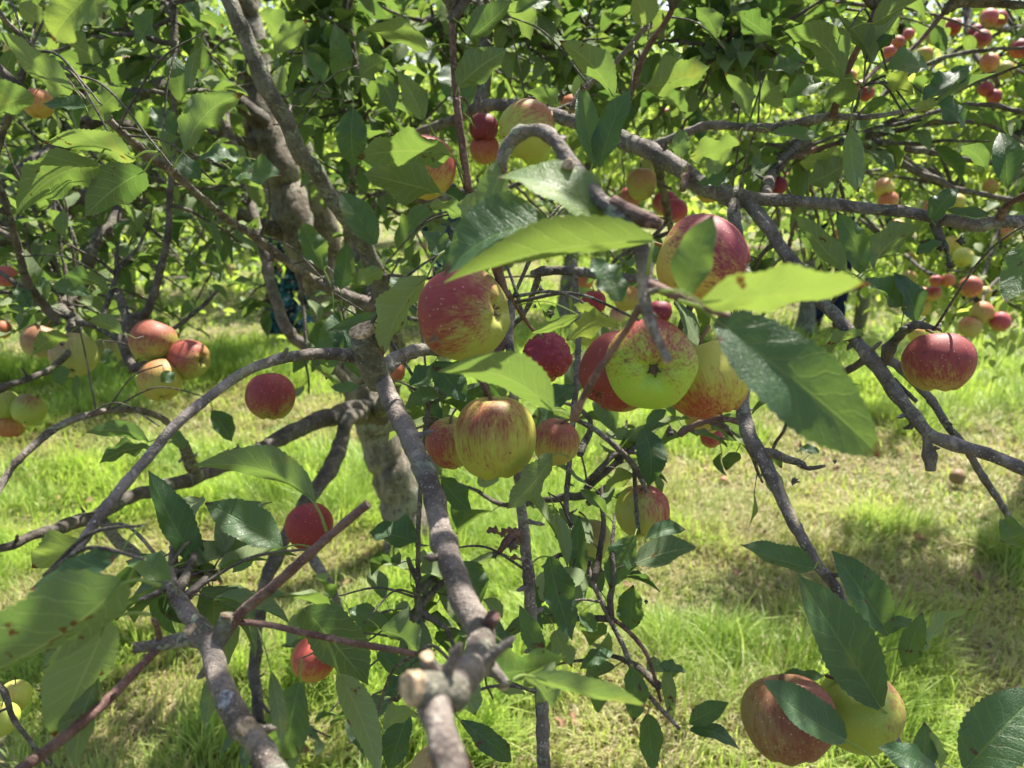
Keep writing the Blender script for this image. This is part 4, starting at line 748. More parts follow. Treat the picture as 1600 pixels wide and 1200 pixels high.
A(726,492,148,.62,'large red and green striped apple, calyx at its right, above the curled brown scrap',base=YGR,red=RED,blush=.62,cal=(.80,.05,.42),bd=(-.65,.6,.35),stem=(690,500,.70),flat=.94)
A(1019,571,142,.64,'end-on apple with bright green face and red shoulders, middle of the cluster of three',base=(.33,.52,.03),red=RED,blush=.47,cal=(-.12,-.16,.97),bd=(.12,.97,.1),flat=.86)
A(966,580,126,.70,'dark red mottled apple half hidden at the left of the cluster of three',base=YGR,red=(.24,.03,.025),blush=.88,cal=(-.5,-.5,.2),bd=(-.6,.3,.4))
A(1106,594,134,.69,'yellow green apple with orange red underside, right of the cluster of three',base=(.48,.46,.05),red=(.34,.065,.025),blush=.42,cal=(.3,-.9,.1),bd=(-.1,-.95,.2),flat=.9,stem=(1108,510,.72))
A(1098,408,142,.66,'large crimson apple with yellow left side, above the cluster of three',base=(.55,.42,.06),red=(.25,.02,.035),blush=.68,cal=(.85,-.4,.25),bd=(.7,.6,.2),stem=(1020,380,.66))
A(773,684,128,.74,'round yellow green apple with faint red streaks hanging behind the thin upright branch',base=(.42,.44,.05),red=(.30,.08,.035),blush=.30,cal=(.05,-.95,-.1),bd=(-.2,.6,.7),flat=1.04,stem=(757,600,.77))
A(706,692,82,.84,'smaller red and green apple tucked at the left of the round yellow green one',base=YGR,red=(.28,.05,.035),blush=.50,cal=(.1,-.8,-.2),bd=(-.8,-.1,.4),stem=(712,640,.86))
A(868,691,74,.90,'small dull orange apple at the right of the round yellow green one',base=(.38,.34,.06),red=(.28,.07,.035),blush=.55,cal=(-.1,-.9,-.2),bd=(.1,.9,.3),russet=.12,stem=(897,655,.9))
A(856,558,78,.80,'shrivelled wrinkled dark red apple',base=(.35,.10,.04),red=(.26,.015,.035),blush=1.0,cal=(.25,-.95,.2),bd=(0,1,.3),shrivel=.13,flat=1.0,stem=(850,515,.8))
A(928,473,39,1.35,'tiny round red apple hanging above the dark red mottled one',base=RED,red=(.33,.02,.03),blush=1.0,cal=(0,-1,.1),stem=(926,447,1.34))
A(1466,566,106,.86,'flattened dusky red apple alone on a spur at the right',base=(.40,.33,.06),red=(.27,.035,.032),blush=.85,cal=(.02,-1,.05),bd=(.1,.9,.3),flat=.90,stem=(1448,516,.88))
A(422,620,76,1.15,'round red apple hanging under the arching branch at the left',base=YGR,red=(.26,.025,.028),blush=.82,cal=(.1,-1,.2),bd=(0,.9,.4),stem=(420,590,1.14))
A(483,823,74,1.0,'glossy red apple behind the cut reddish shoot',base=(.5,.2,.04),red=(.26,.015,.02),blush=.95,cal=(.2,-.9,.3),bd=(-.2,.8,.5),stem=(485,792,1.0))
A(240,534,70,1.38,'top left apple of the striped trio on the left, brownish red over green',base=YGR,red=(.34,.09,.045),blush=.68,cal=(-.3,-.8,.1),bd=(-.1,.9,.3),stem=(213,565,1.42))
A(296,561,63,1.38,'right hand apple of the striped trio on the left, calyx turned outward',base=YGR,red=(.33,.06,.035),blush=.72,cal=(.85,-.1,.4),bd=(-.4,.8,.4))
A(250,594,66,1.36,'lowest apple of the striped trio on the left, mostly yellow green',base=(.42,.40,.06),red=(.40,.14,.05),blush=.45,cal=(.3,-.9,.2),bd=(-.5,.8,.2))
A(62,533,54,1.6,'pale buff apple above the green trio at the left edge',base=(.38,.35,.15),red=(.36,.16,.08),blush=.52,cal=(-.3,-.9,.1),russet=.1)
A(115,555,70,1.5,'pale green and buff apple with its calyx downward behind the drooping leaf, left side',base=(.38,.42,.10),red=(.36,.20,.10),blush=.42,cal=(.15,-.85,.45),bd=(-.6,.7,.2),russet=.06)
A(168,549,44,1.6,'small green apple beside the pale green and buff one',base=(.30,.36,.09),red=(.3,.2,.1),blush=.2)
A(44,640,50,1.6,'right hand green apple of the trio at the left edge',base=(.32,.42,.06),red=(.3,.12,.06),blush=.25,cal=(-.4,-.8,.3),bd=(.3,.9,.2))
A(6,632,46,1.6,'left hand green apple of the trio at the left edge',base=(.32,.42,.06),red=(.3,.2,.1),blush=.1)
A(16,662,46,1.64,'lowest apple of the trio at the left edge, green with orange',base=(.36,.40,.06),red=(.45,.16,.05),blush=.5,bd=(.1,-.7,.6))
A(9,432,34,1.7,'pinkish red apple cut by the left edge of the picture',base=(.5,.2,.08),red=PNK,blush=.9)
A(2,515,30,1.7,'small orange apple at the left edge below the pinkish red one',base=(.5,.3,.05),red=ORG,blush=.7)
A(662,262,98,.98,'orange red apple half covered by two pale leaf undersides',base=(.48,.36,.05),red=(.42,.07,.045),blush=.60,cal=(-.2,-.9,.2),bd=(.3,.9,.3),stem=(668,200,1.0))
A(756,200,46,1.45,'small very dark red apple at the top, uppermost of its pair',base=DRD,red=(.19,.012,.022),blush=1.1,cal=(-.2,-1,.2),stem=(758,170,1.45))
A(757,233,46,1.47,'small brownish orange apple just under the dark red one',base=(.4,.2,.05),red=(.36,.07,.03),blush=.75,cal=(-.3,.6,.6),stem=(765,260,1.5))
A(823,202,90,1.05,'large yellow green apple with a rosy cheek at the top, behind the arching twig',base=(.42,.47,.07),red=(.40,.12,.06),blush=.42,cal=(-.95,-.3,.1),bd=(.6,.8,.2),stem=(862,175,1.15))
A(836,232,50,1.12,'small green apple with its calyx facing forward under the yellow green one',base=(.38,.50,.06),red=(.3,.2,.1),blush=.0,cal=(-.1,-.3,.95))
A(1002,798,84,1.03,'pink and green apple hanging below the centre from a thin twig',base=(.42,.44,.09),red=(.40,.045,.06),blush=.52,cal=(.05,-1,-.1),bd=(.8,.5,-.1),stem=(1002,766,1.0))
A(922,845,70,1.1,'dull green apple half hidden by dark leaves low in the centre',base=(.36,.42,.08),red=(.36,.22,.1),blush=.25,cal=(0,-1,.1),russet=.12,stem=(905,800,1.05))
A(1113,682,36,1.3,'small red apple beneath the cluster of three',base=(.5,.3,.08),red=(.38,.04,.05),blush=.75,cal=(.5,-.8,.2))
A(1098,652,58,1.25,'yellow apple just showing under the orange red one of the cluster',base=(.5,.42,.07),red=ORG,blush=.4)
A(489,1030,68,1.15,'orange red apple behind the leaf undersides at the bottom left',base=(.5,.32,.05),red=(.44,.06,.035),blush=.7,cal=(-.5,-.8,.1),bd=(.2,.9,.3))
A(1229,1122,142,.70,'large brown russeted apple at the bottom right',base=(.26,.18,.06),red=(.20,.055,.03),blush=.66,cal=(.1,-1,.2),bd=(.5,.3,.5),russet=.30,flat=.92,stem=(1222,1055,.72))
A(1345,1112,126,.74,'green apple with a russeted stem hollow beside the large brown one',base=(.27,.36,.035),red=(.28,.10,.05),blush=.28,cal=(.2,-.82,-.50),bd=(.8,.5,.1),russet=.10,stem=(1290,1055,.74))
A(688,1222,108,.76,'brown russet apple with a dark red cheek cut by the bottom edge',base=(.38,.28,.10),red=(.26,.02,.03),blush=.45,cal=(0,-.95,-.3),bd=(.9,.3,.2),russet=.2,stem=(680,1190,.76))
A(2,1124,52,1.15,'yellow green apple in the bottom left corner, lower of two',base=(.42,.50,.06),red=ORG,blush=.0)
A(24,1088,46,1.2,'yellow green apple in the bottom left corner, upper of two',base=(.42,.48,.07),red=ORG,blush=.05,flat=1.05)
A(1216,290,29,1.45,'small dark crimson apple hanging just above the long horizontal bough',base=DRD,red=(.20,.01,.03),blush=1.1,stem=(1212,268,1.42))
A(893,168,40,1.45,'orange apple glimpsed behind the leafless twig tip at the top',base=(.48,.3,.07),red=ORG,blush=.6)
A(616,582,34,1.0,'orange apple glimpsed behind the pruned foreground bough',base=(.5,.3,.05),red=ORG,blush=.8)
A(1108,300,36,1.5,'orange yellow apple glimpsed under the main bough at its fork',base=(.55,.36,.05),red=ORG,blush=.5)
A(60,162,46,1.25,'orange yellow apple behind leaves at the top left, lowest of three',base=(.5,.34,.05),red=ORG,blush=.5)
A(57,100,36,1.3,'red orange apple behind the diagonal shoot at the top left',base=ORG,red=RED,blush=.7)
A(24,82,32,1.35,'yellow apple beside the red orange one at the top left',base=(.5,.44,.08),red=ORG,blush=.2)
A(1001,288,46,1.8,'upright yellow green apple with a tan cheek, left of a dark hanging shoot',base=(.40,.40,.07),red=(.45,.22,.07),blush=.5,flat=1.1)
A(1017,268,44,1.85,'tall light green apple at the left of a dark hanging shoot',base=(.40,.46,.09),red=ORG,blush=.05,flat=1.25)
A(1040,318,40,1.8,'rosy apple hanging beneath the main bough, left of its pair',base=(.5,.36,.07),red=(.42,.05,.06),blush=.7)
A(1054,330,40,1.75,'pink red apple hanging beneath the main bough, right of its pair',base=(.5,.3,.07),red=(.44,.04,.07),blush=.9)
A(985,308,34,1.85,'dull rosy apple behind the snapped foreground twig',base=(.4,.25,.1),red=PNK,blush=.6)
A(980,466,42,1.2,'yellow apple behind the blurred twig, above the red topped one',base=(.52,.42,.06),red=ORG,blush=.3)
A(965,492,26,1.5,'small pale pink apple behind the bright green leaf',base=(.5,.4,.2),red=PNK,blush=.4)
A(912,520,44,1.6,'green apple behind the bright leaf near the hanging twig',base=(.38,.46,.08),red=ORG,blush=.1)
A(914,440,26,1.9,'small orange apple high behind the hanging twig',base=(.5,.3,.06),red=ORG,blush=.7)
A(1030,488,38,.95,'dark crimson apple mostly hidden above the end-on apple',base=DRD,red=DRD,blush=1.1)
A(200,97,18,2.0,'tiny beige apple among leaves at the top left',base=(.5,.4,.22),red=PNK,blush=.2)
A(1040,178,18,2.2,'tiny yellow apple with a rosy tip far behind the top centre leaves',base=(.52,.44,.12),red=PNK,blush=.4)
A(1232,278,16,2.4,'tiny salmon apple right of the small dark crimson one',base=(.5,.25,.14),red=PNK,blush=.6)
A(1186,98,20,2.2,'small pink apple high above the leafy right hand bough, right of its pair',base=(.5,.25,.14),red=PNK,blush=.7)
A(1156,95,16,2.2,'small pale apple high above the leafy right hand bough, left of its pair',base=(.5,.4,.2),red=PNK,blush=.3)
FG = 'apples on the neighbouring tree'
FAR = [ # x, y, d, Z, base, red, blush, label
 (1545,28,26,2.7,PAL,PNK,.85,'rosy apple touching another at the very top right, left of the two'),(1560,30,26,2.75,PAL,RED,.85,'rosy apple touching another at the very top right, right of the two'),
 (1490,42,24,2.8,ORG,RED,.8,'red apple behind a green leaf, left of the dark limb at the top right'),(1463,56,28,2.6,PAL,PNK,.35,'pale creamy apple under the thin slanting shoot at the top right'),
 (1534,61,27,2.6,PAL,RED,.85,'bright red apple hanging right beside the dark limb at the top right'),(1526,50,22,2.7,DRD,DRD,1.,'dark red apple behind the bright red one by the dark limb'),
 (1593,77,28,2.6,ORG,RED,.8,'red apple at the right edge below the top corner'),(1546,98,27,2.6,(.5,.3,.1),ORG,.6,'orange brown apple at the bend of the dark limb'),
 (1571,110,26,2.8,YGR,ORG,.2,'green yellow apple right of the bend in the dark limb'),(1540,139,22,2.6,ORG,RED,.9,'red apple, upper of a touching pair right of the folded leaf'),
 (1553,152,22,2.6,ORG,RED,.85,'red apple, lower of a touching pair right of the folded leaf'),(1403,67,20,2.5,ORG,RED,.5,'orange apple between leaves left of the thin shoot'),
 (1391,82,20,2.5,ORG,PNK,.6,'salmon apple partly behind the small cupped leaf'),(1420,54,17,2.7,PAL,PNK,.9,'pink apple sliver between two pale leaves'),
 (1353,146,24,2.3,ORG,RED,.8,'red apple behind the leafy shoot above the right bough'),(1327,120,22,2.4,(.5,.3,.06),ORG,.6,'orange apple high behind a big pale leaf'),
 (1344,137,22,2.4,ORG,ORG,.6,'orange apple just above the red one behind the leafy shoot'),(1444,86,24,2.8,YGR,ORG,.3,'yellow green apple behind the lit folded leaf'),
 (1381,294,29,2.6,(.5,.46,.08),ORG,.3,'yellow apple above the long horizontal bough, upper of two'),(1388,314,29,2.6,(.5,.4,.07),ORG,.6,'orange flushed apple just above the long horizontal bough, lower of two'),
 (1400,357,27,2.6,(.5,.42,.07),ORG,.3,'yellow apple just below the long horizontal bough'),(1495,316,25,2.8,(.46,.46,.07),ORG,.1,'yellow green apple behind the leaf on the long bough'),
 (1548,293,23,3.,(.52,.42,.08),ORG,.3,'yellow apple left of the tall teal leaf'),(1445,324,18,2.9,(.5,.32,.1),ORG,.6,'small orange apple right above the long bough'),
 (1594,143,19,3.0,PAL,ORG,.4,'buff apple at the right edge under the red one'),(1317,364,22,2.5,(.5,.32,.07),ORG,.7,'orange apple between two hanging leaves under the bough'),
 (1388,268,20,3.0,YGR,ORG,.2,'small green apple above the yellow pair'),(1430,400,20,2.9,YGR,ORG,.3,'dull green apple at the left end of the low drooping limb'),
 (1488,383,26,2.8,(.5,.48,.08),ORG,.2,'yellow apple beside the hanging dry spur'),(1504,402,29,2.6,(.40,.48,.07),ORG,.05,'light green apple right of the dry spur'),
 (1462,439,18,2.5,ORG,RED,.6,'small coral apple at the tip of the low limb, left of two'),(1481,438,21,2.5,(.55,.3,.08),ORG,.8,'coral orange apple at the tip of the low limb, right of two'),
 (1517,448,32,2.3,(.5,.3,.08),(.42,.09,.05),.8,'largest coral red apple below the green ones'),(1441,462,25,2.6,(.5,.34,.09),ORG,.7,'blurred coral apple at the left of the lower group'),
 (1458,458,24,2.55,(.5,.36,.08),RED,.55,'coral apple with a dark calyx in the lower group'),(1441,482,23,2.6,(.48,.42,.06),ORG,.1,'mustard yellow apple beneath the coral pair'),
 (1535,488,33,2.3,(.45,.36,.08),ORG,.45,'yellow brown apple hanging in the lowest bunch, topmost of three'),(1515,511,33,2.3,(.40,.38,.09),ORG,.3,'olive apple hanging in the lowest bunch, left of three'),
 (1562,503,30,2.3,(.45,.36,.08),(.42,.05,.06),.75,'pinkish red apple hanging in the lowest bunch, right of three'),(1420,434,22,2.8,(.36,.38,.09),ORG,.2,'dull olive apple behind the dark leaf at the right'),
 (1572,366,20,2.8,(.5,.4,.07),ORG,.4,'yellow orange apple under the right end of the long bough'),(1538,458,20,2.5,(.48,.44,.06),ORG,.1,'small yellow apple just above the lowest bunch'),
 (1431,522,24,2.4,(.5,.45,.07),ORG,.2,'yellow apple peeping out above the dusky red one'),(1487,190,20,3.2,YGR,ORG,.1,'yellow green apple behind the leaf pair on the upper shoot')]
for x, y, d, Z, b, r, bl, lab in FAR:
    rg = random.Random(x*y)
    apple(x, y, d*1.05, Z, lab, base=b, red=r, blush=bl, group=FG, cal=(rg.uniform(-.5, .5), -1, rg.uniform(-.2, .6)), bd=(rg.uniform(-.6, .6), .6, .5), n=18)
WG = 'windfall apples lying in the grass'
for x, y, d, b, r, bl, lab in [(1494,757,24,(.20,.14,.075),(.2,.1,.05),.3,'tan orange windfall apple in the grass at the right'),(521,753,22,(.30,.24,.12),ORG,.2,'beige windfall apple in the grass left of the trunk'),
    (958,668,22,(.45,.45,.2),ORG,.1,'pale green windfall apple in the grass right of the trunk'),(46,1042,28,PNK,(.33,.05,.06),.8,'rotten pink red windfall apple at the lower left'),
    (363,430,18,(.32,.25,.14),ORG,.2,'buff windfall apple far back in the grass at the left'),(1432,852,16,(.3,.2,.1),RED,.4,'small piece of red windfall apple in the dry grass'),
    (92,790,14,(.45,.4,.2),ORG,.3,'small buff windfall apple far left in the grass'),(560,1000,20,(.45,.35,.14),ORG,.5,'brown windfall apple near the foot of the tree'),(1130,760,14,(.4,.3,.2),ORG,.3,'small brown windfall apple in front of the cluster')]:
    Z = groundZ(y); p = P(x, y, Z); R = d*Z/FPX/2; p[2] = R*.8+.012
    apple(x, y, d, Z, lab, base=b, red=r, blush=bl, group=WG, cal=(.6, -.3, .6), n=18, loc=p, russet=.2)
# torn brown scrap of leaf on the big striped apple
def scrap(x, y, Z, s, seed):
    rg = random.Random(seed); b = P(x, y, Z); t = P(x+s*rg.uniform(.6, 1), y+s*rg.uniform(-.3, .4), Z-.004)
    V, UV, Q, T, nq = blade(b, t, unit(c2w((.2, .5, .8))), s*.55*Z/FPX, .5, .4, .5, rg, 14, 6, stalk=None, roll_edge=.6, twist=1.5)
    me = np_mesh('withered_leaf', V-b, Q, UV); return link_mesh('withered_leaf', me, M['dead'], tree, loc=b-ROOT)
for a in [(668,536,.575,34,3),(782,838,.76,34,4),(760,830,.77,30,5),(796,872,.77,22,6),(1000,310,1.8,34,7),(870,38,1.6,24,8),(1350,235,3.0,30,9)]: scrap(*a)
# ------------------------------------------------------------------ ground, grass
def ground_h(x, y):
    r = np.hypot(x, y)
    return (fnoise(x*.35+20, y*.35+11, 3)-.5)*.10*np.clip((r-1.2)/3, 0, 1)
xs = np.concatenate([-np.geomspace(600, 14, 16)[:-1], np.linspace(-14, 14, 141), np.geomspace(14, 600, 16)[1:]])
ys = np.concatenate([-np.geomspace(100, 4, 6)[:-1], np.linspace(-4, 22, 131), np.geomspace(22, 900, 18)[1:]])
X, Y = np.meshgrid(xs, ys, indexing='ij'); Zg = ground_h(X, Y); V = np.stack([X, Y, Zg], -1).reshape(-1, 3)
i, j = np.meshgrid(np.arange(len(xs)-1), np.arange(len(ys)-1), indexing='ij'); m = len(ys)
Q = np.stack([i*m+j, (i+1)*m+j, (i+1)*m+j+1, i*m+j+1], -1).reshape(-1, 4)
set_tag(link_mesh('ground', np_mesh('ground', V, Q), M['ground']), kind='structure')
def grass_mesh(n, r0, r1, hs, wd, seed):
    n = int(n*1.15)
    rg = np.random.default_rng(seed)
    a = rg.uniform(math.radians(-37), math.radians(37), n); r = np.sqrt(rg.uniform(r0*r0, r1*r1, n)); x = r*np.sin(a); y = r*np.cos(a)
    den = fnoise(x*1.5+3, y*1.5+7, 3); clump = fnoise(x*7, y*7, 2); den = den+.5*np.exp(-((x-ROOT[0])**2+(y-ROOT[1])**2)/.16); dryn = fnoise(x*1.05+40, y*1.05+31, 3)
    dry = np.clip((dryn-.525)*12, 0, 1); lush = np.clip((den-.30)*4, 0, 1)*(1-dry*.7)
    rightdry = np.clip((x-.4)*.5, 0, .16); dry = np.clip(dry+rightdry*(rg.random(n) < .6), 0, 1)
    straw = (rg.random(n) < (.10+.60*dry)); keep = rg.random(n) < (.35+.65*np.clip(clump*1.5-.15, 0, 1))
    x, y, dry, lush, straw, clump = [q[keep] for q in (x, y, dry, lush, straw, clump)]; n = len(x)
    h = hs*(.22+1.15*lush*rg.uniform(.5, 1.2, n)*(.35+clump)+.15*clump)*rg.uniform(.6, 1.3, n); h = np.where(straw, h*.75, h)
    lean = np.where(straw, rg.uniform(.9, 1.5, n), rg.uniform(.1, 1.15, n))
    th = rg.uniform(0, 6.28, n)*.55+fnoise(x*3+9, y*3+2, 2)*9; ld = np.stack([np.cos(th), np.sin(th), np.zeros(n)], -1)
    bz = ground_h(x, y); B = np.stack([x, y, bz-.004], -1); wv = np.stack([-np.sin(th+rg.normal(0, .5, n)), np.cos(th), np.zeros(n)], -1)*(wd*rg.uniform(.6, 1.3, n))[:, None]
    V = []; UV = []
    for k, t in enumerate((0, .33, .67, 1)):
        an = lean*t; c = B+ld*(h*np.sin(an)*t)[:, None]+np.array([0, 0, 1.])*(h*np.cos(np.minimum(an, 1.45))*t+.006*t)[:, None]
        ww = wv*(1-.9*t**1.6)
        V += [c-ww, c+ww]; UV += [np.tile([0, t], (n, 1)), np.tile([1, t], (n, 1))]
    V = np.stack(V, 1).reshape(-1, 3); UV = np.stack(UV, 1).reshape(-1, 2)
    q = np.array([[0, 1, 3, 2], [2, 3, 5, 4], [4, 5, 7, 6]]); Q = (q[None]+(np.arange(n)*8)[:, None, None]).reshape(-1, 4)
    return V, UV, Q, np.repeat(rg.random(n), 8), np.repeat(np.where(straw, rg.uniform(.7, 1, n), rg.uniform(0, .22, n)+.25*dry), 8)
parts = [grass_mesh(120000, 1.5, 3.8, .14, .0028, 1), grass_mesh(140000, 3.6, 7.5, .14, .0042, 2), grass_mesh(70000, 7.2, 16, .15, .008, 3), grass_mesh(20000, 15, 45, .10, .018, 4)]
off = 0; VV = []; UU = []; QQ = []; RR = []; DD = []
for V, UV, Q, r, d in parts: VV.append(V); UU.append(UV); QQ.append(Q+off); RR.append(r); DD.append(d); off += len(V)
me = np_mesh('grass', np.vstack(VV), np.vstack(QQ), np.vstack(UU), {'rnd': ('FLOAT', np.concatenate(RR)), 'dry': ('FLOAT', np.concatenate(DD))})
set_tag(link_mesh('grass', me, M['grass']), 'sunlit patchy orchard grass mixed with cut straw', 'grass', kind='stuff')
# fallen brown leaves
n = 260; a = RNG.uniform(-.62, .62, n); r = RNG.uniform(1.7, 8, n); x = r*np.sin(a); y = r*np.cos(a)
V, UV, Q = leaf_cloud(np.stack([x, y, ground_h(x, y)+RNG.uniform(.01, .05, n)], -1), rnd_unit(n)*[1, 1, .3], rnd_unit(n)+[0, 0, 1.5], RNG.uniform(.03, .06, n), RNG.uniform(.02, .035, n), LT_MID, .4)
set_tag(link_mesh('leaf_litter', np_mesh('leaf_litter', V, Q, UV), M['dead']), 'brown fallen leaves scattered through the grass', 'leaf litter', kind='stuff')
# ------------------------------------------------------------------ trees of the orchard behind
def orchard_tree(base, label, top, crown, nleaf, lsz, trunk_r=.07, limbs=(), seed=1, mat='lich', clumps=260, group='apple trees of the orchard behind', lean=(0, 0), tmpl=None, nl=7):
    """crown: list of ellipsoids (centre world, radii)"""
    rg = np.random.default_rng(seed); base = np.asarray(base, float)
    root = empty('apple_tree', base, label, 'tree', group)
    t = np.linspace(0, 1, 7)[:, None]; p = base+t*(np.array(top)-base)+np.sin(t*3.1)*np.array([[.06, .03, 0]])*rg.uniform(-1, 1)
    r = trunk_r*(1.15-.55*t[:, 0]); r[0] *= 1.25; q, rr = catmull(p, r, .06); bag = Bag(); bag.add(*tube(q, rr, 14, .12, 9, knob=.08, seed=seed))
    link_mesh('trunk', bag.mesh('trunk', base), M['trunk' if mat != 'lich' else 'lich'], root)
    cs = []
    for c, rad in crown:
        c = np.array(c); rad = np.array(rad); k = max(3, int(clumps*np.prod(rad)**.66/sum(np.prod(np.array(z[1]))**.66 for z in crown)))
        u = rnd_unit(k)*(rg.uniform(.12, 1, k)**.45)[:, None]; cs.append(c+u*rad*(1+.18*rg.normal(size=(k, 1))))
    cs = np.vstack(cs); cs = cs[cs[:, 2] > .25]
    # limbs: from the trunk to the middle of each part of the crown, with side branches to the clumps
    nodes = [q[int(len(q)*f)] for f in (.55, .75, .9, .999)]
    for k in range(nl):
        c, rad = crown[k % len(crown)]; tgt = np.array(c)+rnd_unit(1)[0]*np.array(rad)*rg.uniform(.35, .85); s = nodes[rg.integers(0, 4)]
        mid = (s+tgt)/2+np.array([0, 0, rg.uniform(.05, .3)]); qq, r2 = catmull(np.array([s, (s+mid)/2+rnd_unit(1)[0]*.06, mid, tgt]), np.array([.42, .32, .2, .09])*trunk_r, .05)
        b = Bag(); b.add(*tube(qq, r2, 9, .12, 14, knob=.15, seed=k+seed)); link_mesh('limb', b.mesh('limb', base), M['dark'], root); nodes += [qq[len(qq)//2], qq[-1], qq[len(qq)*3//4]]
    for pts in limbs:
        pw = np.array([P(a, b_, c_) for a, b_, c_, d_ in pts]); rw = np.array([d_*c_/FPX*.72 for a, b_, c_, d_ in pts]); qq, r2 = catmull(pw, rw, .03)
        b = Bag(); b.add(*tube(qq, r2, 10, .12, 30, knob=.2, seed=5)); link_mesh('limb', b.mesh('limb', base), M['dark'], root); nodes += list(qq[::4])
    ND = np.array(nodes); tw = Bag()
    per = max(2, int(nleaf*.78/len(cs))); B = []; AX = []; NR = []
    for c in cs:
        i = int(np.argmin(np.linalg.norm(ND-c, axis=1))); s = ND[i]; D = c-s
        qq, r2 = catmull(np.array([s, (s+c)/2+rnd_unit(1)[0]*.05+np.array([0, 0, .05]), c]), np.array([.009, .006, .003]), .12); tw.add(*tube(qq, r2, 4, 0))
        k = max(1, int(per*rg.uniform(.3, 1.7))); sp = rg.uniform(.06, .15)*(1+.6*(lsz > .08)); pb = c+rg.normal(size=(k, 3))*sp*np.array([1, 1, .8]); B.append(pb)
        out = unit(c-np.array(crown[0][0]))
        AX.append(rnd_unit(k)*.8+out*.35+np.array([0, 0, -.45])); NR.append(rnd_unit(k)*.75+np.array([0, 0, 1.])+sunv*.25)
    B = np.vstack(B); AX = np.vstack(AX); NR = np.vstack(NR); n = len(B); L = rg.uniform(.6, 1.15, n)*lsz
    V, UV, Q = leaf_cloud(B, AX, NR, L, L*rg.uniform(.5, .7, n), tmpl or LT_FAR); nv = len((tmpl or LT_FAR)[0])
    me = np_mesh('foliage', V-base, Q, UV, {'rnd': ('FLOAT', np.repeat(rg.random(n), nv)), 'yel': ('FLOAT', np.repeat(np.maximum(0, rg.uniform(-.5, .4, n)), nv))})
    set_tag(link_mesh('foliage', me, M['far'], root), kind='stuff')
    set_tag(link_mesh('twigs', tw.mesh('twigs', base), M['dark'], root), kind='stuff')
    return root
# neighbouring tree at the right, its trunk outside the picture
orchard_tree(G(1690, 640), 'fruit-laden apple tree hanging low at the right edge, trunk out of the picture', P(1660, 150, 3.7)+[0, 0, .3],
    [(P(1520, 60, 3.4), (.75, .42, .55)), (P(1500, 270, 3.2), (.62, .38, .42)), (P(1560, 420, 2.95), (.33, .3, .28)), (P(1460, 400, 3.2), (.34, .3, .18)), (P(1740, 150, 3.2), (.4, .4, .6)), (P(1530, 470, 2.6), (.13, .1, .10))], 7000, .056, .08,
    limbs=[[(1660, 150, 3.7, 14), (1600, 60, 3.2, 8), (1565, 45, 2.9, 6), (1535, 36, 2.8, 5)], [(1508, -20, 2.85, 9), (1511, 20, 2.85, 8), (1515, 65, 2.8, 7), (1528, 92, 2.75, 7), (1548, 112, 2.7, 6), (1560, 132, 2.7, 5)], [(1650, 330, 3.4, 9), (1580, 420, 3.1, 6), (1520, 452, 2.9, 5), (1465, 432, 2.6, 4), (1440, 420, 2.7, 4), (1415, 398, 2.8, 3)],
           [(1528, 92, 2.75, 4), (1560, 100, 2.8, 4), (1610, 118, 2.9, 4)], [(1600, 400, 3.0, 4), (1545, 450, 2.5, 3), (1535, 475, 2.35, 2.5), (1530, 500, 2.32, 2)], [(1490, 300, 3., 3), (1440, 265, 2.8, 3), (1400, 235, 2.6, 3), (1360, 205, 2.4, 2.5)]], seed=11, clumps=300, tmpl=LT_FAR)
orchard_tree(G(1257, 527), 'young apple tree with a slim brown trunk right of centre', P(1262, 330, 7.7)+[0, 0, .2],
    [(P(1250, 120, 7.6), (1.2, 1.1, 1.0)), (P(1150, 230, 7.2), (.9, .8, .55)), (P(1380, 230, 7.6), (.9, .8, .6)), (P(1400, 370, 5.2), (.4, .4, .28)), (P(1120, 340, 6.0), (.5, .5, .2))], 9500, .085, .075, seed=21, clumps=240)
orchard_tree(G(185, 592), 'apple tree behind on the left with a short trunk and low crown', P(190, 400, 6.2)+[0, 0, .15],
    [(P(180, 120, 6.3), (1.4, 1.1, 1.1)), (P(60, 330, 5.9), (.8, .8, .42)), (P(330, 330, 6.5), (.75, .7, .42)), (P(420, 120, 6.5), (.9, .9, .9)), (P(60, 430, 5.0), (.6, .5, .25)), (P(265, 430, 5.2), (.45, .4, .22))], 12500, .085, .085, seed=31, clumps=420, mat='t')
orchard_tree(G(880, 505), 'apple tree directly behind the middle of the picture', P(890, 330, 8.6)+[0, 0, .3],
    [(P(900, 60, 8.6), (1.9, 1.3, 1.4)), (P(760, 170, 8.4), (1.3, 1.2, .8)), (P(1040, 190, 8.4), (1.3, 1.2, .75)), (P(960, 400, 7.6), (.5, .5, .22))], 11000, .095, .09, seed=41, clumps=420, mat='t')
orchard_tree(G(560, 470), 'apple tree in the second row left of the near trunk', P(560, 330, 10.5)+[0, 0, .4],
    [(P(540, 60, 10.5), (2.2, 1.5, 1.7)), (P(400, 190, 10.2), (1.5, 1.3, .9)), (P(640, 200, 10.6), (1.3, 1.2, .8))], 9000, .11, .10, seed=51, clumps=360, mat='t')
orchard_tree(G(30, 480), 'apple tree in the second row at the far left', P(20, 330, 10)+[0, 0, .4],
    [(P(-60, 60, 10), (2.2, 1.5, 1.7)), (P(100, 210, 9.8), (1.6, 1.3, .9)), (P(-40, 360, 9), (1.0, 1.0, .5))], 8000, .11, .10, seed=61, clumps=340, mat='t')
orchard_tree(G(1500, 455), 'apple tree in the second row at the far right', P(1500, 320, 11)+[0, 0, .4],
    [(P(1480, 40, 11), (2.4, 1.6, 1.8)), (P(1380, 210, 11), (1.7, 1.4, .9)), (P(1600, 230, 11), (1.6, 1.4, .9))], 7000, .12, .10, seed=71, clumps=340, mat='t')
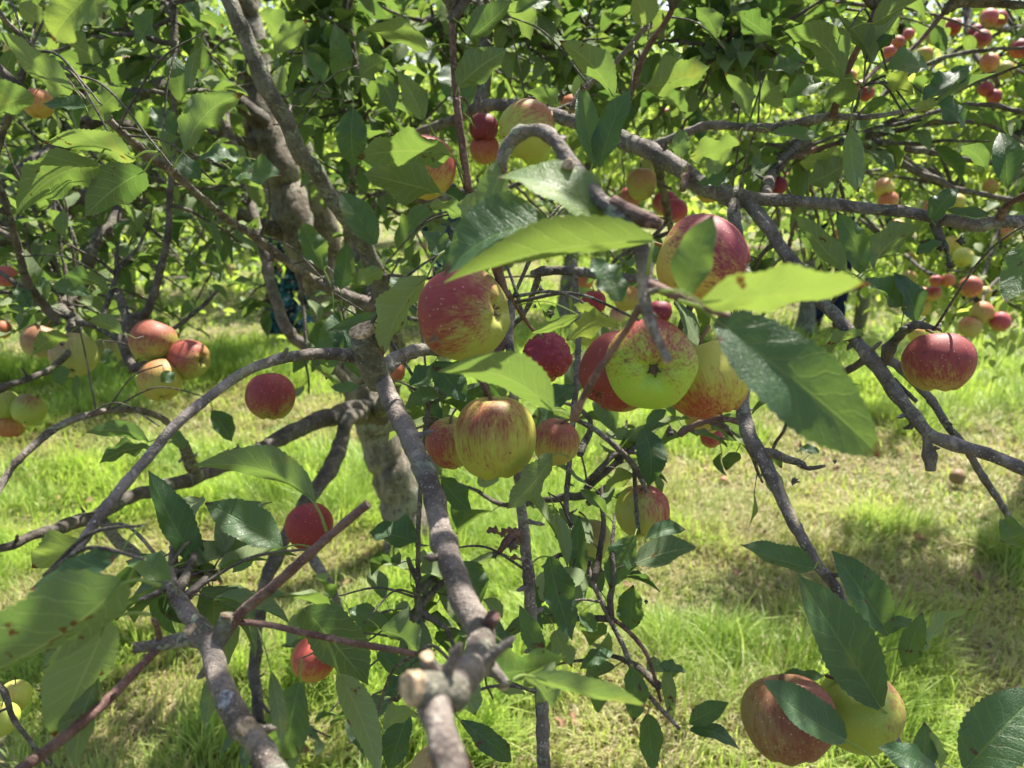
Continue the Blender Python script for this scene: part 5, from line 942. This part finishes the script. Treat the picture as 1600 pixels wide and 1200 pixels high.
for k, (x, Z, lab) in enumerate([(-150, 17, 'distant apple tree seen past the left edge tree'), (230, 18, 'distant apple tree behind the short-trunked one'), (480, 17, 'distant apple tree seen between the near boughs left of centre'), (720, 19, 'distant apple tree glimpsed beyond the near trunk'),
    (980, 18, 'distant apple tree behind the middle one'), (1190, 17, 'distant apple tree left of the slim young one'), (1420, 19, 'distant apple tree behind the slim young one'), (1700, 18, 'distant apple tree beyond the right edge tree')]):
    g = P(x, 600, Z); b = np.array([g[0], g[1], 0.])
    orchard_tree(b, lab, b+[0, 0, 1.3], [(b+[0, 0, 2.8], (2.3, 1.6, 1.75)), (b+[1.2, 0, 1.7], (1.4, 1.2, .8)), (b+[-1.2, .2, 1.7], (1.4, 1.2, .8))], 5200, .16, .11, seed=100+k, clumps=300, mat='t', nl=6)
# far hedge and wood that closes the view
n = 26000; x = RNG.uniform(-42, 42, n); hh = 4.2+2.4*fnoise(x*.25, x*0+3, 3); z = hh*RNG.uniform(0, 1, n)**.8; y = 32+RNG.uniform(-1.2, 1.2, n)+1.5*fnoise(x*.4, z*.8, 2)
V, UV, Q = leaf_cloud(np.stack([x, y, z], -1), rnd_unit(n), rnd_unit(n)+[0, -.4, .8], RNG.uniform(.25, .5, n), RNG.uniform(.16, .3, n), LT_FAR)
me = np_mesh('hedge', V, Q, UV, {'rnd': ('FLOAT', np.repeat(RNG.random(n), len(LT_FAR[0]))), 'yel': ('FLOAT', np.zeros(n*len(LT_FAR[0])))})
set_tag(link_mesh('hedge', me, M['far']), 'tall dense hedge closing the far side of the orchard', 'hedge', kind='stuff')
# stake beside the young tree
q, r = catmull(np.array([G(1342, 512)-[0, 0, .1], G(1342, 512)+[0.01, 0, .3], G(1342, 512)+[-.02, 0, 1.0]]), np.array([.068, .066, .062]), .05); b = Bag(); b.add(*tube(q, r, 12, .06, 8))
c = G(1342, 512); set_tag(link_mesh('tree_stake', b.mesh('tree_stake', c), M['stake'], loc=c), 'stout greenish wooden stake beside the slim brown trunk', 'stake')
# ------------------------------------------------------------------ people glimpsed through the leaves
def person(base, face, label, H=1.68, dress=False, top='navy', legs='navy', shoe='boot', arm_up=False, lean=0.):
    root = empty('person', base, label, 'person'); root.rotation_euler = (0, 0, face)
    s = H/1.7
    J = {'pel': (0, 0, .95), 'wst': (0, .01+lean*.2, 1.08), 'chs': (0, .0+lean*.5, 1.28), 'nek': (0, lean*.9, 1.46), 'hd0': (0, .01+lean, 1.55), 'hd1': (0, .02+lean*1.05, 1.66)}
    E = [('pel', 'wst'), ('wst', 'chs'), ('chs', 'nek'), ('nek', 'hd0'), ('hd0', 'hd1')]
    Rd = {'pel': (.15, .115), 'wst': (.125, .095), 'chs': (.15, .11), 'nek': (.055, .055), 'hd0': (.075, .085), 'hd1': (.07, .085)}
    for sg, S in ((-1, 'L'), (1, 'R')):
        J.update({'hip'+S: (sg*.09, 0, .90), 'kne'+S: (sg*.10, -.02, .50), 'ank'+S: (sg*.105, .02, .09), 'toe'+S: (sg*.12, -.13, .03), 'shd'+S: (sg*.17, lean*.75, 1.39)})
        if arm_up and sg > 0: J.update({'elb'+S: (sg*.30, -.12, 1.44), 'wri'+S: (sg*.36, -.24, 1.66), 'pal'+S: (sg*.37, -.27, 1.73)})
        else: J.update({'elb'+S: (sg*.24, .0+lean*.5, 1.12), 'wri'+S: (sg*.24, -.10+lean*.4, .90), 'pal'+S: (sg*.24, -.13+lean*.4, .83)})
        Rd.update({'hip'+S: (.095, .095), 'kne'+S: (.058, .058), 'ank'+S: (.040, .042), 'toe'+S: (.035, .028), 'shd'+S: (.058, .058), 'elb'+S: (.042, .042), 'wri'+S: (.026, .028), 'pal'+S: (.038, .020)})
        E += [('pel', 'hip'+S), ('hip'+S, 'kne'+S), ('kne'+S, 'ank'+S), ('ank'+S, 'toe'+S), ('chs', 'shd'+S), ('shd'+S, 'elb'+S), ('elb'+S, 'wri'+S), ('wri'+S, 'pal'+S)]
        pw = np.array(J['pal'+S]); d = unit(pw-np.array(J['wri'+S])); pr = 'pal'+S
        for f in range(5):
            off = (f-1.5)*.018 if f < 4 else 0; a1 = pw+d*(.035 if f < 4 else .0)+np.array([0, off if f < 4 else -.035, 0]); ln = (.030, .036, .034, .026, .022)[f]
            a2 = a1+d*ln+np.array([-sg*.006, -.012 if f == 4 else 0, 0]); a3 = a2+d*ln*.8+np.array([-sg*.014, 0, 0])
            for q_, a in enumerate((a1, a2, a3)): k = f'f{f}{q_}{S}'; J[k] = tuple(a); Rd[k] = (.009, .009) if q_ < 2 else (.007, .007); E.append((pr if q_ == 0 else f'f{f}{q_-1}{S}', k))
    ks = list(J); me = bpy.data.meshes.new('body'); me.from_pydata([tuple(c*s for c in J[k]) for k in ks], [(ks.index(a), ks.index(b)) for a, b in E], [])
    o = link_mesh('body', me, M['skin'], root); md = o.modifiers.new('Skin', 'SKIN'); md.use_smooth_shade = True
    for i_, k in enumerate(ks): me.skin_vertices[0].data[i_].radius = (Rd[k][0]*s, Rd[k][1]*s); me.skin_vertices[0].data[i_].use_root = (k == 'pel')
    sb = o.modifiers.new('Sub', 'SUBSURF'); sb.levels = 1; sb.render_levels = 2
    # face: nose, brow, lips and ears as one relief; eyes
    def ball(b_, c, r3, nn=10):
        c = np.array(c)*s; pts = np.array([c+[0, 0, -r3[2]*s*math.cos(a)] for a in np.linspace(.15, math.pi-.15, nn)]); rr_ = np.array([math.sin(a) for a in np.linspace(.15, math.pi-.15, nn)])
        V_, Q_, T_ = tube(pts, rr_, 12, 0); V_[:, 0] = c[0]+(V_[:, 0]-c[0])*r3[0]*s; V_[:, 1] = c[1]+(V_[:, 1]-c[1])*r3[1]*s; b_.add(V_, Q_, T_)
    hy = lean*1.05
    b = Bag(); ball(b, (0, -.075+hy, 1.60), (.014, .028, .022)); ball(b, (0, -.070+hy, 1.562), (.024, .014, .008)); [ball(b, (sg*.078, .01+hy, 1.60), (.012, .022, .03)) for sg in (-1, 1)]
    link_mesh('face', b.mesh('face'), M['skin'], root)
    for sg in (-1, 1): b = Bag(); ball(b, (sg*.030, -.073+hy, 1.618), (.012, .010, .008)); link_mesh('eye', b.mesh('eye'), M['boot'], root)
    b = Bag(); ball(b, (0, .022+hy, 1.655), (.092, .100, .088), 14); ball(b, (0, .07+hy, 1.56), (.07, .045, .10)); link_mesh('hair', b.mesh('hair'), M['hair'], root)
    def garment(nm, chains, mat):
        b_ = Bag()
        for pts, rr_, sq in chains:
            q_, r_ = catmull(np.array(pts)*s, np.array(rr_)*s, .03); V_, Q_, T_ = tube(q_, r_, 18, .05, 12)
            cx_ = np.repeat(q_, 18, 0); V_[:len(cx_), 1] = cx_[:, 1]+(V_[:len(cx_), 1]-cx_[:, 1])*sq; b_.add(V_, Q_, T_)
        link_mesh(nm, b_.mesh(nm), mat if not isinstance(mat, str) else M[mat], root)
    if dress: garment('dress', [([(0, lean*.7, 1.42), (0, lean*.5, 1.28), (0, .01, 1.08), (0, 0, .92), (0, 0, .6), (.01, 0, .2)], [.11, .175, .15, .20, .26, .33], .72)], dress)
    else:
        garment('jacket', [([(0, lean*.8, 1.45), (0, lean*.5, 1.30), (0, .01, 1.08), (0, 0, .86)], [.10, .185, .165, .185], .70)], top)
        for S in 'LR': garment('trouser_leg', [([J['hip'+S], J['kne'+S], (J['ank'+S][0], J['ank'+S][1], .08)], [.115, .082, .070], 1.)], legs)
    for S in 'LR':
        garment('sleeve', [([J['shd'+S], J['elb'+S], tuple(np.array(J['elb'+S])*.25+np.array(J['wri'+S])*.75)], [.074, .058, .042], 1.)], top)
        a_, t_ = J['ank'+S], J['toe'+S]; garment('shoe', [([(a_[0], a_[1]+.05, .035), (a_[0], a_[1]-.04, .045), (t_[0], t_[1]-.03, .03), (t_[0], t_[1]-.06, .022)], [.045, .052, .044, .020], 1.)], shoe)
    return root
t = NT('patterned_dress_cloth'); o = t.obj(); nz = t.noise(o, 6, 4, .6); n2 = t.noise(o, 26, 3, .7)
cc = t.mix(t.ramp(nz, .50, .56), (.005, .006, .011), (.012, .075, .11)); cc = t.mix(t.math('MULTIPLY', t.ramp(n2, .58, .66), .7), cc, (.35, .38, .42)); M['dress'] = t.done(t.bsdf(cc, .9, .2))
gp = G(466, 545); person(gp, .9, 'person in a long black and teal patterned dress and blue shoes behind the leaning trunk', dress=M['dress'], top='denim', shoe='shoe')
gp = G(1292, 508); person(gp, 2.6, 'person in navy trousers and a dark teal top reaching up behind the slim brown trunk', top='teal', legs='navy', arm_up=True)
gp = G(703, 500); person(gp, 3.3, 'person in blue jeans and jacket beyond the near tree, left of the big curling leaf', top='denim', legs='denim')
